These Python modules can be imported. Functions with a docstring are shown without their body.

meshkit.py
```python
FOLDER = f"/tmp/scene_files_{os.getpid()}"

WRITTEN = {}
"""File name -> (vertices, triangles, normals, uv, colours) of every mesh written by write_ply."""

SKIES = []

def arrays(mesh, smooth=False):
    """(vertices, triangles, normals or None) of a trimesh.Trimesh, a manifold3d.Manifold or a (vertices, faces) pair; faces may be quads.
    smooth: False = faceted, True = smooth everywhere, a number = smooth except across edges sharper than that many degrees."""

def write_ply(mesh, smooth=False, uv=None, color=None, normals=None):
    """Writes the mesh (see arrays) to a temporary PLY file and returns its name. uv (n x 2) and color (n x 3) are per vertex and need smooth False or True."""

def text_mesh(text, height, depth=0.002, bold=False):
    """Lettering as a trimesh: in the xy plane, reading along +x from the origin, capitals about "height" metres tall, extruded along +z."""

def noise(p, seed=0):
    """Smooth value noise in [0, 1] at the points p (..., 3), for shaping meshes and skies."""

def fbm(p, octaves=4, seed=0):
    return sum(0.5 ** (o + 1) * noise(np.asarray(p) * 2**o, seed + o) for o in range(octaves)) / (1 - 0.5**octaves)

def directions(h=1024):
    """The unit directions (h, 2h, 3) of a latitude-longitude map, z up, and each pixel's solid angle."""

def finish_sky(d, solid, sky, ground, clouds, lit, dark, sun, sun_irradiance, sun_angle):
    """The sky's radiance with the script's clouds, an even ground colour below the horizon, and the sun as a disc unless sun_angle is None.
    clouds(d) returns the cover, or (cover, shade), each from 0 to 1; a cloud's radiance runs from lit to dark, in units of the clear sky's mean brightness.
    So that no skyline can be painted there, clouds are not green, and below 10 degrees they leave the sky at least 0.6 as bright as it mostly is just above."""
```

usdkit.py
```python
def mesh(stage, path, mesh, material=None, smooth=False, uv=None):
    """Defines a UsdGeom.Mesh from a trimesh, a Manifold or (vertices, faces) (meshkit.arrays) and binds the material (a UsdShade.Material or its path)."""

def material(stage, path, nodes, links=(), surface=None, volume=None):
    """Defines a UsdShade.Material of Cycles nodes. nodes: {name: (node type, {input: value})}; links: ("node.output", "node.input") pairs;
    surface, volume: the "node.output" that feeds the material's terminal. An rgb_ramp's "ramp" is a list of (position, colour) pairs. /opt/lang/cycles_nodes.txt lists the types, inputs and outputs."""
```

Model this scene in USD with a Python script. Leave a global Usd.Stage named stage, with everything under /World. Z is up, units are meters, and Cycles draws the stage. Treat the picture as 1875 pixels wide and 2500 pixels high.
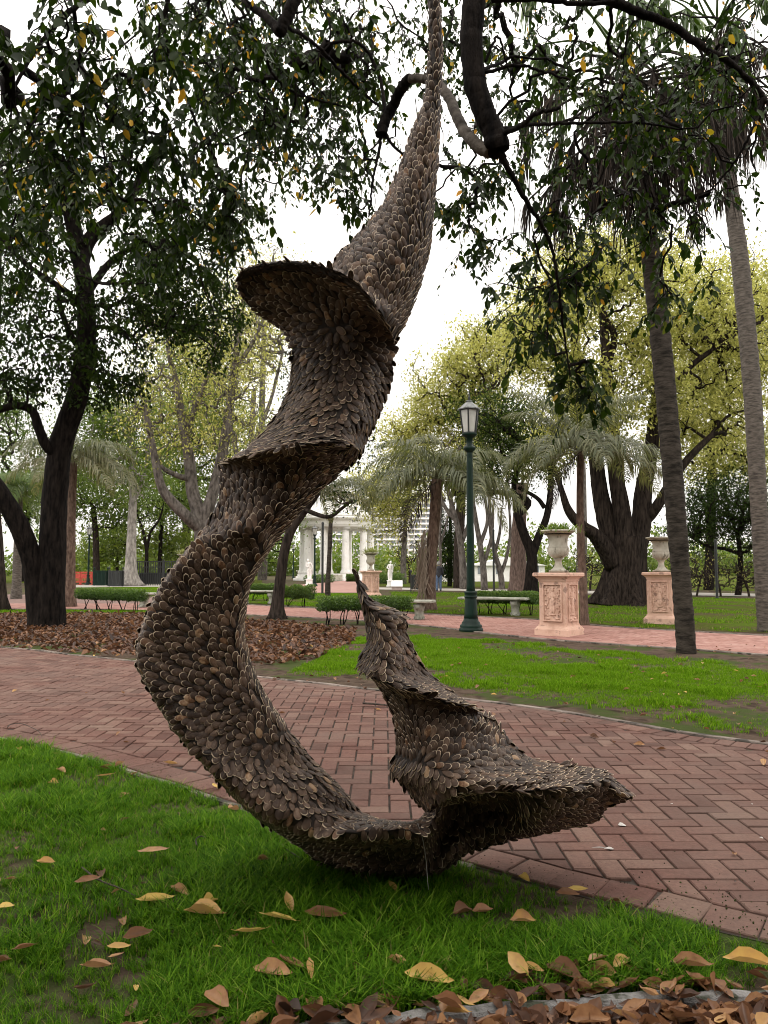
import math
import numpy as np
import trimesh
import usdkit
import meshkit
from pxr import Usd, UsdGeom, UsdLux, UsdShade, Gf, Sdf, Vt

# ---------------------------------------------------------------- stage, camera, sky, sun, exposure
stage = Usd.Stage.CreateInMemory()
UsdGeom.SetStageUpAxis(stage, UsdGeom.Tokens.z)
UsdGeom.SetStageMetersPerUnit(stage, 1.0)
UsdGeom.Xform.Define(stage, '/World')
UsdGeom.Scope.Define(stage, '/World/Looks')

FPX, HC = 1922.0, 1.3                      # focal length in photograph pixels, eye height
PITCH = math.atan(140 / FPX)
CP, SP = math.cos(PITCH), math.sin(PITCH)
cam = UsdGeom.Camera.Define(stage, '/World/camera')
cam.CreateHorizontalApertureAttr(36.0)
cam.CreateVerticalApertureAttr(48.0)
cam.CreateFocalLengthAttr(36.0 * FPX / 1875)
cam.CreateClippingRangeAttr(Gf.Vec2f(0.05, 3000))
cam.CreateExposureAttr(0.3)
cx = UsdGeom.Xformable(cam)
cx.AddTranslateOp().Set(Gf.Vec3d(0, 0, HC))
cx.AddRotateXOp().Set(90 + math.degrees(PITCH))

SUN_DIR = np.array([0.35, 0.45, 0.82]); SUN_DIR /= np.linalg.norm(SUN_DIR)
SUN_EL, SUN_ROT = math.asin(SUN_DIR[2]), math.atan2(SUN_DIR[0], SUN_DIR[1])
sky = UsdLux.DomeLight.Define(stage, '/World/sky')
sky.GetPrim().SetCustomDataByKey('kind', 'structure')
sky_mat = usdkit.material(stage, '/World/Looks/overcast_sky', {
    'tc': ('texture_coordinate', {}),
    'mp': ('mapping', {'scale': (1.0, 1.0, 2.6)}),
    'nz': ('noise_texture', {'scale': 2.2, 'detail': 5, 'roughness': 0.55}),
    'rp': ('rgb_ramp', {'ramp': [(0.3, (10.2, 9.75, 9.3)), (0.7, (13.4, 12.9, 12.4))]}),
    'sk': ('sky_texture', {'sky_type': 'single_scattering', 'sun_disc': False, 'sun_elevation': SUN_EL, 'sun_rotation': SUN_ROT}),
    'sx': ('separate_xyz', {}), 'el': ('map_range', {'from_min': 0.0, 'from_max': 1.0, 'to_min': 0.85, 'to_max': 2.1, 'clamp': True}),
    'zm': ('mix_color', {'blend_type': 'multiply', 'fac': 1.0}),
    'mx': ('mix_color', {'fac': 0.93}),
    'bg': ('background_shader', {'strength': 0.1})},
    [('tc.generated', 'mp.vector'), ('mp.vector', 'nz.vector'), ('nz.fac', 'rp.fac'), ('sk.color', 'mx.a'), ('tc.generated', 'sx.vector'), ('sx.z', 'el.value'), ('rp.color', 'zm.a'), ('el.result', 'zm.b'), ('zm.result', 'mx.b'), ('mx.result', 'bg.color')],
    surface='bg.background')
UsdShade.MaterialBindingAPI.Apply(sky.GetPrim()).Bind(sky_mat)
sun = UsdLux.DistantLight.Define(stage, '/World/sun')
sun.CreateNormalizeAttr(True)
sun.CreateIntensityAttr(0.3)
sun.CreateAngleAttr(40.0)
sun.CreateColorAttr(Gf.Vec3f(1.0, 0.96, 0.9))
UsdGeom.Xformable(sun).AddTransformOp().Set(Gf.Matrix4d(Gf.Rotation(Gf.Vec3d(0, 0, 1), Gf.Vec3d(*SUN_DIR)), Gf.Vec3d(0)))

# ---------------------------------------------------------------- helpers
def ray(u, v):
    x, y = (u - 937.5) / FPX, (1250.0 - v) / FPX
    return np.array([x, CP - y * SP, SP + y * CP])

def at(u, v, d):
    """The point of the place that lies d metres north of the eye in the direction of photograph pixel (u, v)."""
    r = ray(u, v)
    return np.array([0, 0, HC]) + r * (d / r[1])

def gnd(u, v, z=0.0):
    r = ray(u, v)
    return np.array([0, 0, HC]) + r * ((z - HC) / r[2])

def project(P):
    q = np.asarray(P, float) - [0, 0, HC]
    f = q[..., 1] * CP + q[..., 2] * SP
    up = -q[..., 1] * SP + q[..., 2] * CP
    return np.stack([937.5 + FPX * q[..., 0] / f, 1250 - FPX * up / f], -1)

def ppm(d):
    return FPX / d

_used = {}
def numbered(parent, name):
    k = (parent, name); n = _used.get(k, -1) + 1; _used[k] = n
    return f'{parent}/{name}' + (f'_{n:03d}' if n else '')

class Thing:
    def __init__(s, path, base): s.path, s.base = path, np.asarray(base, float)

def tag(prim, label=None, cat=None, group=None, kind=None):
    for k, v in (('label', label), ('category', cat), ('group', group), ('kind', kind)):
        if v: prim.SetCustomDataByKey(k, v)

def thing(name, label, cat, base, group=None, kind=None):
    p = numbered('/World', name)
    x = UsdGeom.Xform.Define(stage, p)
    x.AddTranslateOp().Set(Gf.Vec3d(*map(float, base)))
    x.AddRotateZOp().Set(0.0)
    x.AddScaleOp().Set(Gf.Vec3f(1, 1, 1))
    tag(x.GetPrim(), label, cat, group, kind)
    return Thing(p, base)

def clone(src, label, base, rot=0.0, scale=1.0, group=None):
    """Another one like src with its parts."""
    name = src.path.rsplit('/', 1)[1].rstrip('0123456789').rstrip('_')
    p = numbered('/World', name)
    x = UsdGeom.Xform.Define(stage, p)
    x.GetPrim().GetReferences().AddInternalReference(src.path)
    x.GetPrim().GetAttribute('xformOp:translate').Set(Gf.Vec3d(*map(float, base)))
    x.GetPrim().GetAttribute('xformOp:rotateZ').Set(float(rot))
    x.GetPrim().GetAttribute('xformOp:scale').Set(Gf.Vec3f(*(np.ones(3) * scale).tolist()))
    tag(x.GetPrim(), label, None, group)
    x.GetPrim().SetInstanceable(True)
    return Thing(p, base)

def vnormals(V, faces):
    n = np.zeros_like(V)
    for F in faces:
        a = np.cross(V[F[:, 1]] - V[F[:, 0]], V[F[:, -1]] - V[F[:, 0]])
        if F.shape[1] == 4:
            a = np.cross(V[F[:, 2]] - V[F[:, 0]], V[F[:, 3]] - V[F[:, 1]])
        for k in range(F.shape[1]):
            for c in range(3):
                n[:, c] += np.bincount(F[:, k], a[:, c], len(V))
    l = np.linalg.norm(n, axis=1, keepdims=True)
    return np.where(l > 1e-12, n / np.maximum(l, 1e-12), [0, 0, 1.0])

def write(path, V, faces, mat, smooth=False, attrs=None):
    V = np.asarray(V, float)
    faces = [np.asarray(f, np.int64) for f in (faces if isinstance(faces, list) else [faces]) if len(f)]
    m = UsdGeom.Mesh.Define(stage, path)
    m.CreatePointsAttr(Vt.Vec3fArray.FromNumpy(V.astype(np.float32)))
    m.CreateFaceVertexCountsAttr(Vt.IntArray.FromNumpy(np.concatenate([np.full(len(f), f.shape[1], np.int32) for f in faces])))
    m.CreateFaceVertexIndicesAttr(Vt.IntArray.FromNumpy(np.concatenate([f.astype(np.int32).ravel() for f in faces])))
    m.CreateSubdivisionSchemeAttr('none')
    if smooth:
        m.CreateNormalsAttr(Vt.Vec3fArray.FromNumpy(vnormals(V, faces).astype(np.float32)))
        m.SetNormalsInterpolation('vertex')
    for k, a in (attrs or {}).items():
        UsdGeom.PrimvarsAPI(m).CreatePrimvar(k, Sdf.ValueTypeNames.FloatArray, 'vertex').Set(Vt.FloatArray.FromNumpy(np.asarray(a, np.float32)))
    UsdShade.MaterialBindingAPI.Apply(m.GetPrim()).Bind(mat)
    return m.GetPrim()

def part(T, name, V, faces, mat, smooth=False, attrs=None, label=None, kind=None):
    """A mesh of its own below a thing (or below a part); vertices in the place's coordinates."""
    p = numbered(T.path, name)
    pr = write(p, np.asarray(V, float) - T.base, faces, mat, smooth, attrs)
    tag(pr, label, kind=kind)
    return Thing(p, T.base)

def top(name, V, faces, mat, label=None, cat=None, group=None, kind=None, smooth=False, attrs=None):
    p = numbered('/World', name)
    tag(write(p, V, faces, mat, smooth, attrs), label, cat, group, kind)
    return Thing(p, np.zeros(3))

class MB:
    """Collects shapes that make up one part."""
    def __init__(s): s.v, s.t, s.q, s.n, s.a = [], [], [], 0, []
    def add(s, V, faces, a=0.0):
        V = np.asarray(V, float)
        for f in (faces if isinstance(faces, list) else [faces]):
            f = np.asarray(f, np.int64)
            if len(f): (s.q if f.shape[1] == 4 else s.t).append(f + s.n)
        s.v.append(V); s.n += len(V); s.a.append(np.broadcast_to(np.asarray(a, float), len(V)))
        return s
    def tm(s, m, a=0.0): return s.add(m.vertices, m.faces, a)
    @property
    def V(s): return np.vstack(s.v)
    @property
    def F(s): return ([np.vstack(s.t)] if s.t else []) + ([np.vstack(s.q)] if s.q else [])
    @property
    def A(s): return np.concatenate(s.a)

def box(x0, x1, y0, y1, z0, z1, ch=0.0):
    """A box, its upper edges chamfered by ch."""
    if ch <= 0:
        V = np.array([[x, y, z] for z in (z0, z1) for x, y in ((x0, y0), (x1, y0), (x1, y1), (x0, y1))], float)
        return V, np.array([[3, 2, 1, 0], [4, 5, 6, 7], [0, 1, 5, 4], [1, 2, 6, 5], [2, 3, 7, 6], [3, 0, 4, 7]])
    V = np.array([[x, y, z] for e, z in ((0, z0), (0, z1 - ch), (ch, z1)) for x, y in ((x0 + e, y0 + e), (x1 - e, y0 + e), (x1 - e, y1 - e), (x0 + e, y1 - e))], float)
    q = [[3, 2, 1, 0], [8, 9, 10, 11]]
    for r in (0, 4):
        q += [[r + i, r + (i + 1) % 4, r + 4 + (i + 1) % 4, r + 4 + i] for i in range(4)]
    return V, np.array(q)

def rotz(V, deg, c=(0, 0, 0)):
    a = math.radians(deg); c = np.asarray(c, float); q = np.asarray(V, float) - c
    return np.stack([q[:, 0] * math.cos(a) - q[:, 1] * math.sin(a), q[:, 0] * math.sin(a) + q[:, 1] * math.cos(a), q[:, 2]], 1) + c

def lathe(profile, n=24, c=(0, 0, 0), flute=None, square=False):
    """profile: (radius, z) pairs; square=True turns four flat sides."""
    pr = np.array(profile, float)
    if square:
        ang = np.array([-0.75, -0.25, 0.25, 0.75]) * math.pi; k = math.sqrt(2); n = 4
    else:
        ang = np.arange(n) / n * 2 * math.pi; k = 1.0
    R = np.repeat(pr[:, :1] * k, n, 1)
    if flute is not None: R = R * flute(ang[None, :], pr[:, 1:2])
    V = np.stack([R * np.cos(ang), R * np.sin(ang), np.repeat(pr[:, 1:], n, 1)], -1).reshape(-1, 3) + np.asarray(c, float)
    m = len(pr); i = np.arange(m - 1)[:, None] * n; j = np.arange(n)[None]
    q = np.stack([i + j, i + (j + 1) % n, i + n + (j + 1) % n, i + n + j], -1).reshape(-1, 4)
    b, t = len(V), len(V) + 1
    V = np.vstack([V, [[c[0], c[1], pr[0, 1] + c[2]], [c[0], c[1], pr[-1, 1] + c[2]]]])
    j = np.arange(n)
    tr = np.vstack([np.stack([np.full(n, b), (j + 1) % n, j], 1), np.stack([np.full(n, t), (m - 1) * n + j, (m - 1) * n + (j + 1) % n], 1)])
    return V, [tr, q]

def spline(P, k=4, closed=False):
    """Catmull-Rom through P, k points per span."""
    P = np.asarray(P, float)
    if len(P) < 3:
        return P if len(P) < 2 else P[0] + (P[-1] - P[0]) * np.linspace(0, 1, k + 1)[:, None]
    Q = np.vstack([2 * P[0] - P[1], P, 2 * P[-1] - P[-2]])
    t = np.arange(k)[:, None, None] / k
    a, b, c, d = Q[:-3], Q[1:-2], Q[2:-1], Q[3:]
    s = 0.5 * (2 * b + (c - a) * t + (2 * a - 5 * b + 4 * c - d) * t**2 + (3 * b - a - 3 * c + d) * t**3)
    return np.vstack([s.transpose(1, 0, 2).reshape(-1, P.shape[1]), P[-1:]])

def tube(P, R, n=6, cap=True):
    P = np.asarray(P, float); R = np.broadcast_to(np.asarray(R, float), len(P))
    T = np.gradient(P, axis=0); T /= np.maximum(np.linalg.norm(T, axis=1, keepdims=True), 1e-9)
    ref = np.eye(3)[np.argmin(np.abs(T).max(0))]
    A = np.cross(T, ref); A /= np.maximum(np.linalg.norm(A, axis=1, keepdims=True), 1e-9)
    B = np.cross(T, A)
    ang = np.arange(n) / n * 2 * math.pi
    V = (P[:, None] + R[:, None, None] * (A[:, None] * np.cos(ang)[None, :, None] + B[:, None] * np.sin(ang)[None, :, None])).reshape(-1, 3)
    i = np.arange(len(P) - 1)[:, None] * n; j = np.arange(n)[None]
    q = np.stack([i + j, i + (j + 1) % n, i + n + (j + 1) % n, i + n + j], -1).reshape(-1, 4)
    if not cap: return V, [q]
    k = len(V); m = (len(P) - 1) * n; jj = np.arange(n)
    V = np.vstack([V, P[:1], P[-1:]])
    t = np.vstack([np.stack([np.full(n, k), (jj + 1) % n, jj], 1), np.stack([np.full(n, k + 1), m + jj, m + (jj + 1) % n], 1)])
    return V, [t, q]

# ---- materials
def look(name, c1, c2=None, scale=4.0, rough=0.8, bump=0.0, bscale=40.0, detail=4, ramp=(0.35, 0.65), spec=0.3, stretch=(1, 1, 1), c3=None, spots=None, metallic=0.0, bdist=0.02):
    """Two or three tones mixed by noise, with a fine relief."""
    n = {'g': ('geometry', {}), 'm': ('mapping', {'scale': stretch}), 'p': ('principled_bsdf', {'roughness': rough, 'specular_ior_level': spec, 'metallic': metallic, 'base_color': c1})}
    l = [('g.position', 'm.vector')]
    if c2 is not None:
        st = [(ramp[0], c1), (ramp[1], c2)] if c3 is None else [(ramp[0], c1), (0.5 * (ramp[0] + ramp[1]), c2), (ramp[1], c3)]
        n['n'] = ('noise_texture', {'scale': scale, 'detail': detail, 'roughness': 0.6})
        n['r'] = ('rgb_ramp', {'ramp': st})
        l += [('m.vector', 'n.vector'), ('n.fac', 'r.fac')]
        out = 'r.color'
        if spots is not None:
            col, sc, th = spots
            n['sn'] = ('noise_texture', {'scale': sc, 'detail': 3, 'roughness': 0.6})
            n['sr'] = ('rgb_ramp', {'ramp': [(th, (0, 0, 0)), (th + 0.08, (1, 1, 1))]})
            n['sm'] = ('mix_color', {'b': col})
            l += [('m.vector', 'sn.vector'), ('sn.fac', 'sr.fac'), ('sr.color', 'sm.fac'), ('r.color', 'sm.a')]
            out = 'sm.result'
        l.append((out, 'p.base_color'))
    if bump > 0:
        n['bn'] = ('noise_texture', {'scale': bscale, 'detail': 5, 'roughness': 0.65})
        n['b'] = ('bump', {'strength': bump, 'distance': bdist})
        l += [('m.vector', 'bn.vector'), ('bn.fac', 'b.height'), ('b.normal', 'p.normal')]
    return usdkit.material(stage, '/World/Looks/' + name, n, l, surface='p.BSDF')

def tinted(name, stops, rough=0.6, spec=0.3, trans=0.0, tcol=None, bump=0.0, bscale=60.0, noise=0.0, nscale=30.0):
    """Colour by the mesh's own 'tint' value per piece; trans mixes in light that passes through (leaves)."""
    n = {'a': ('attribute', {'attribute': 'tint'}), 'r': ('rgb_ramp', {'ramp': stops}), 'p': ('principled_bsdf', {'roughness': rough, 'specular_ior_level': spec})}
    l = [('r.color', 'p.base_color')]
    if noise > 0:
        n['g'] = ('geometry', {}); n['nz'] = ('noise_texture', {'scale': nscale, 'detail': 4, 'roughness': 0.65})
        n['mr'] = ('map_range', {'from_min': 0.25, 'from_max': 0.75, 'to_min': -noise, 'to_max': noise})
        n['ad'] = ('math', {'math_type': 'add', 'use_clamp': True})
        l += [('g.position', 'nz.vector'), ('nz.fac', 'mr.value'), ('mr.result', 'ad.value1'), ('a.fac', 'ad.value2'), ('ad.value', 'r.fac')]
    else:
        l.append(('a.fac', 'r.fac'))
    if bump > 0:
        n['bg'] = ('geometry', {}); n['bn'] = ('noise_texture', {'scale': bscale, 'detail': 5, 'roughness': 0.65}); n['b'] = ('bump', {'strength': bump, 'distance': 0.01})
        l += [('bg.position', 'bn.vector'), ('bn.fac', 'b.height'), ('b.normal', 'p.normal')]
    out = 'p.BSDF'
    if trans > 0:
        n['t'] = ('translucent_bsdf', {}); n['x'] = ('mix_closure', {'fac': trans})
        if tcol is not None:
            n['tm'] = ('mix_color', {'blend_type': 'multiply', 'fac': 1.0, 'b': tcol}); l += [('r.color', 'tm.a'), ('tm.result', 't.color')]
        else: l.append(('r.color', 't.color'))
        l += [('p.BSDF', 'x.closure1'), ('t.BSDF', 'x.closure2')]
        out = 'x.closure'
    return usdkit.material(stage, '/World/Looks/' + name, n, l, surface=out)
# ---------------------------------------------------------------- the hanging sculpture
def ring(front, back, D0=3.3, nf=17, nb=9, k=1.3):
    """One closed cross-section: the front from left to right outline, then the back from right to left."""
    f = np.array([(*p, 0.0)[:3] for p in front], float)
    P = np.array([at(u, v, D0 + o) for u, v, o in f * [1, 1, k]])
    S = spline(P, 8)
    s = np.r_[0, np.cumsum(np.linalg.norm(np.diff(S, axis=0), axis=1))]
    Fp = np.stack([np.interp(np.linspace(0, s[-1], nf), s, S[:, k]) for k in range(3)], 1)
    L, R = Fp[0], Fp[-1]
    t = np.linspace(0, 1, nb + 1)[1:-1]
    Bp = R + (L - R) * t[:, None]
    Bp[:, 1] += back * np.sin(math.pi * t) ** 0.7
    # the back follows the front's bulge in height a little
    return np.vstack([Fp, Bp])

def tube_ring(L, R, back=None, fo=None):
    w = math.hypot(R[0] - L[0], R[1] - L[1]) / 582.0
    fo = -0.5 * w if fo is None else fo
    m = lambda t, o: (L[0] + (R[0] - L[0]) * t, L[1] + (R[1] - L[1]) * t, o)
    return ring([(*L[:2], 0), m(.12, fo * .55), m(.3, fo * .88), m(.5, fo), m(.7, fo * .88), m(.88, fo * .55), (*R[:2], 0)], 0.5 * w if back is None else back)

def face_ring(L, R, lo, hi, back=.15):
    """A flat front face between two sharp edges: the left edge stands lo forward, the right one hi."""
    m = lambda t, o: (L[0] + (R[0] - L[0]) * t, L[1] + (R[1] - L[1]) * t, o)
    return ring([(*L[:2], 0.02), m(.025, lo * .62), m(.07, lo), m(.3, lo + (hi - lo) * .25), m(.55, lo + (hi - lo) * .5), m(.8, lo + (hi - lo) * .76), m(.94, hi), (*R[:2], 0.03)], back)

def skin(groups, k=5):
    """groups of rings; within a group the skin is smooth along the body, between groups it is creased."""
    rows = []
    for g in groups:
        G = np.array(g)                                   # rings x points x 3
        S = spline(G.reshape(len(G), -1), k).reshape(-1, G.shape[1], 3)
        rows.append(S if not rows else S[1:])
    G = np.vstack(rows)
    m, n = G.shape[:2]
    V = G.reshape(-1, 3)
    i = np.arange(m - 1)[:, None] * n; j = np.arange(n)[None]
    q = np.stack([i + j, i + (j + 1) % n, i + n + (j + 1) % n, i + n + j], -1).reshape(-1, 4)
    c0, c1 = G[0].mean(0), G[-1].mean(0); b = len(V); jj = np.arange(n)
    V = np.vstack([V, c0, c1])
    t = np.vstack([np.stack([np.full(n, b), (jj + 1) % n, jj], 1), np.stack([np.full(n, b + 1), (m - 1) * n + jj, (m - 1) * n + (jj + 1) % n], 1)])
    return V, [t, q]

T_ = tube_ring
upper = [T_((1040, -420), (1076, -420)), T_((1041, -150), (1077, -150)), T_((1041, 0), (1078, 0)), T_((1044, 98), (1084, 90)), T_((1040, 182), (1083, 170)), T_((1030, 250), (1079, 240)),
         T_((1000, 325), (1077, 300)), T_((985, 374), (1075, 370)), T_((962, 433), (1070, 430)), T_((936, 488), (1065, 488)), T_((910, 527), (1060, 555)),
         T_((871, 573), (1050, 620)), T_((828, 616), (1031, 690), .16), T_((785, 650), (1004, 765), .18)]
rim = ring([(581, 690, .02), (583, 672, -.02), (590, 660, -.05), (620, 648, -.11), (665, 639, -.17), (729, 636, -.23), (789, 650, -.27), (831, 669, -.28), (870, 693, -.27), (901, 727, -.24), (928, 762, -.2), (943, 785, -.15), (958, 817, -.08), (964, 846, 0)], .16, k=1.6)
flange = [rim,
          ring([(583, 712, .03), (600, 690, 0), (640, 672, -.05), (720, 668, -.12), (800, 692, -.16), (870, 745, -.16), (930, 812, -.09), (967, 864, 0)], .15),
          ring([(618, 762, .05), (660, 742, .0), (740, 742, -.06), (820, 782, -.1), (890, 838, -.1), (962, 895, 0)], .14),
          ring([(686, 797, .05), (740, 800, -.02), (820, 830, -.08), (890, 870, -.09), (958, 925, 0)], .14),
          ring([(708, 850, .03), (760, 870, -.06), (830, 890, -.11), (900, 920, -.1), (951, 958, 0)], .14),
          ring([(708, 915, .02), (770, 940, -.1), (840, 955, -.14), (900, 970, -.11), (938, 990, 0)], .15),
          ring([(684, 990, .02), (740, 1010, -.14), (820, 1020, -.2), (880, 1028, -.16), (921, 1030, 0)], .16),
          ring([(622, 1072, .02), (690, 1062, -.17), (780, 1054, -.25), (850, 1056, -.21), (904, 1064, 0)], .16),
          ring([(537, 1138, .02), (565, 1124, -.08), (595, 1112, -.13), (652, 1100, -.2), (737, 1089, -.27), (822, 1083, -.27), (870, 1088, -.13), (889, 1098, 0)], .15, k=1.55)]
limb = [flange[-1],
        ring([(533, 1152, .03), (600, 1146, -.09), (680, 1130, -.15), (760, 1116, -.18), (840, 1112, -.12), (876, 1120, 0)], .15),
        ring([(534, 1198, .02), (600, 1200, -.1), (680, 1188, -.13), (760, 1165, -.1), (824, 1168, .0)], .15),
        ring([(527, 1232, .02), (600, 1248, -.12), (670, 1240, -.14), (730, 1220, -.09), (772, 1212, 0)], .15),
        ring([(500, 1282, .02), (570, 1300, -.14), (640, 1295, -.14), (697, 1300, 0)], .15)]
limb += [face_ring(a, b, lo, hi) for a, b, lo, hi in (((471, 1322), (660, 1346), -.13, -.11), ((440, 1361), (633, 1391), -.14, -.10), ((402, 1412), (612, 1441), -.15, -.09), ((366, 1478), (603, 1499), -.16, -.08), ((337, 1556), (600, 1545), -.17, -.08), ((333, 1620), (610, 1592), -.18, -.07),
         ((352, 1668), (624, 1640), -.19, -.06), ((397, 1745), (662, 1712), -.20, -.05), ((442, 1808), (712, 1782), -.20, -.04), ((508, 1881), (764, 1850), -.21, -.03))]
limb += [ring([(570, 1948, .08), (571, 1944, -.06), (584, 1936, -.19), (660, 1918, -.17), (730, 1902, -.12), (790, 1892, -.04), (812, 1898, .05)], .16),
         ring([(630, 2002, .1), (631, 1996, -.04), (642, 1984, -.2), (700, 1966, -.19), (765, 1950, -.14), (825, 1938, -.05), (855, 1946, .06)], .16),
         ring([(695, 2046, .13), (690, 2036, .0), (697, 2021, -.17), (740, 2000, -.19), (800, 1978, -.15), (885, 1980, .1)], .16),
         ring([(771, 2099, .12), (765, 2065, -.03), (771, 2033, -.21), (820, 2010, -.17), (870, 1998, -.08), (925, 1996, .1)], .14),
         ring([(855, 2141, .1), (845, 2085, -.05), (834, 2033, -.24), (880, 2014, -.16), (920, 2006, -.08), (968, 2003, .1)], .13),
         ring([(919, 2160, .08), (908, 2095, -.07), (897, 2034, -.26), (930, 2018, -.18), (960, 2010, -.1), (998, 2004, .08)], .13),
         ring([(982, 2164, .08), (982, 2095, -.07), (982, 2031, -.26), (995, 2016, -.18), (1010, 2008, -.1), (1022, 2000, .08)], .14),
         ring([(1041, 2158, .08), (1043, 2090, -.06), (1045, 2024, -.2), (1045, 2000, -.12), (1047, 1985, -.05), (1052, 1968, .06)], .16),
         ring([(1107, 2112, .08), (1105, 2060, .0), (1103, 2010, .10), (1104, 1965, .05), (1107, 1937, -.2), (1115, 1915, .1)], .2),
         ring([(1152, 2085, .1), (1155, 2030, .06), (1158, 1980, .12), (1160, 1943, -.06), (1160, 1926, -.24), (1168, 1905, .1)], .2),
         ring([(1225, 2061, .1), (1230, 2015, .02), (1232, 1976, .05), (1235, 1942, -.10), (1235, 1926, -.26), (1242, 1900, .1)], .2),
         ring([(1300, 2044, .1), (1295, 1998, -.16), (1298, 1965, -.21), (1300, 1938, -.26), (1300, 1926, -.28), (1308, 1885, .12)], .18),
         ring([(1370, 2029, .1), (1365, 1984, -.15), (1370, 1955, -.19), (1372, 1934, -.22), (1374, 1922, -.23), (1380, 1870, .12)], .16),
         ring([(1446, 2012, .1), (1440, 1954, -.1), (1442, 1936, -.12), (1445, 1920, -.14), (1446, 1906, -.12), (1452, 1873, .08)], .12),
         ring([(1485, 1974, .06), (1476, 1936, -.05), (1478, 1918, -.07), (1480, 1906, -.07), (1482, 1894, -.03), (1484, 1884, .04)], .06),
         ring([(1512, 1962, .04), (1510, 1942, -.03), (1511, 1928, -.03), (1512, 1918, .0), (1514, 1911, .03)], .04),
         ring([(1545, 1948, .02), (1546, 1945, 0), (1547, 1943, 0), (1550, 1940, .02)], .01)]
arm1 = [ring([(866, 1404, 0), (868, 1402, -.004), (871, 1403, 0)], .005),
        ring([(866, 1425, 0), (880, 1430, -.03), (891, 1424, 0)], .03),
        ring([(877, 1465, 0), (890, 1470, -.05), (908, 1462, 0)], .05),
        ring([(886, 1500, 0), (930, 1510, -.08), (975, 1503, -.05), (990, 1500, 0)], .06),
        ring([(890, 1530, 0), (940, 1542, -.1), (992, 1538, 0)], .08),
        ring([(893, 1562, 0), (945, 1577, -.12), (1003, 1566, 0)], .09),
        ring([(880, 1595, 0), (945, 1612, -.14), (1024, 1604, .02)], .1),
        ring([(870, 1622, 0), (945, 1650, -.17), (1055, 1648, .03)], .1),
        ring([(874, 1632, 0), (910, 1658, -.14), (971, 1680, -.2), (1031, 1695, -.2), (1091, 1713, -.17), (1152, 1727, -.08), (1172, 1736, .05)], .1)]
arm2 = [arm1[-1],
        ring([(904, 1652, .03), (950, 1690, -.08), (1020, 1712, -.12), (1090, 1730, -.1), (1160, 1742, -.03), (1214, 1764, .07)], .11),
        ring([(935, 1700, .02), (1000, 1735, -.1), (1080, 1757, -.12), (1160, 1765, -.07), (1230, 1790, .09)], .12),
        ring([(957, 1755, .02), (1020, 1785, -.13), (1100, 1800, -.14), (1180, 1800, -.05), (1254, 1818, .11)], .12),
        ring([(965, 1820, .02), (1040, 1840, -.16), (1120, 1845, -.16), (1210, 1840, -.05), (1298, 1850, .13)], .12),
        ring([(951, 1884, .02), (1040, 1890, -.19), (1130, 1885, -.21), (1230, 1872, -.08), (1340, 1858, .15)], .1),
        ring([(980, 1916, .03), (1060, 1930, -.2), (1140, 1914, -.25), (1260, 1895, -.16), (1395, 1868, .13)], .08),
        ring([(1030, 1975, .05), (1062, 1957, -.19), (1110, 1938, -.23), (1270, 1928, -.25), (1400, 1900, .0)], .06)]
body_v, body_f = skin([upper + [rim], flange, limb])
arm_v, arm_f = skin([arm1, arm2])
def inset(V, F, d):
    n = vnormals(V, F); out = np.sign(((V - V.mean(0)) * n).sum(1).sum())
    return V - n * d * out
body_v, arm_v = inset(body_v, body_f, .009), inset(arm_v, arm_f, .007)

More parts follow.
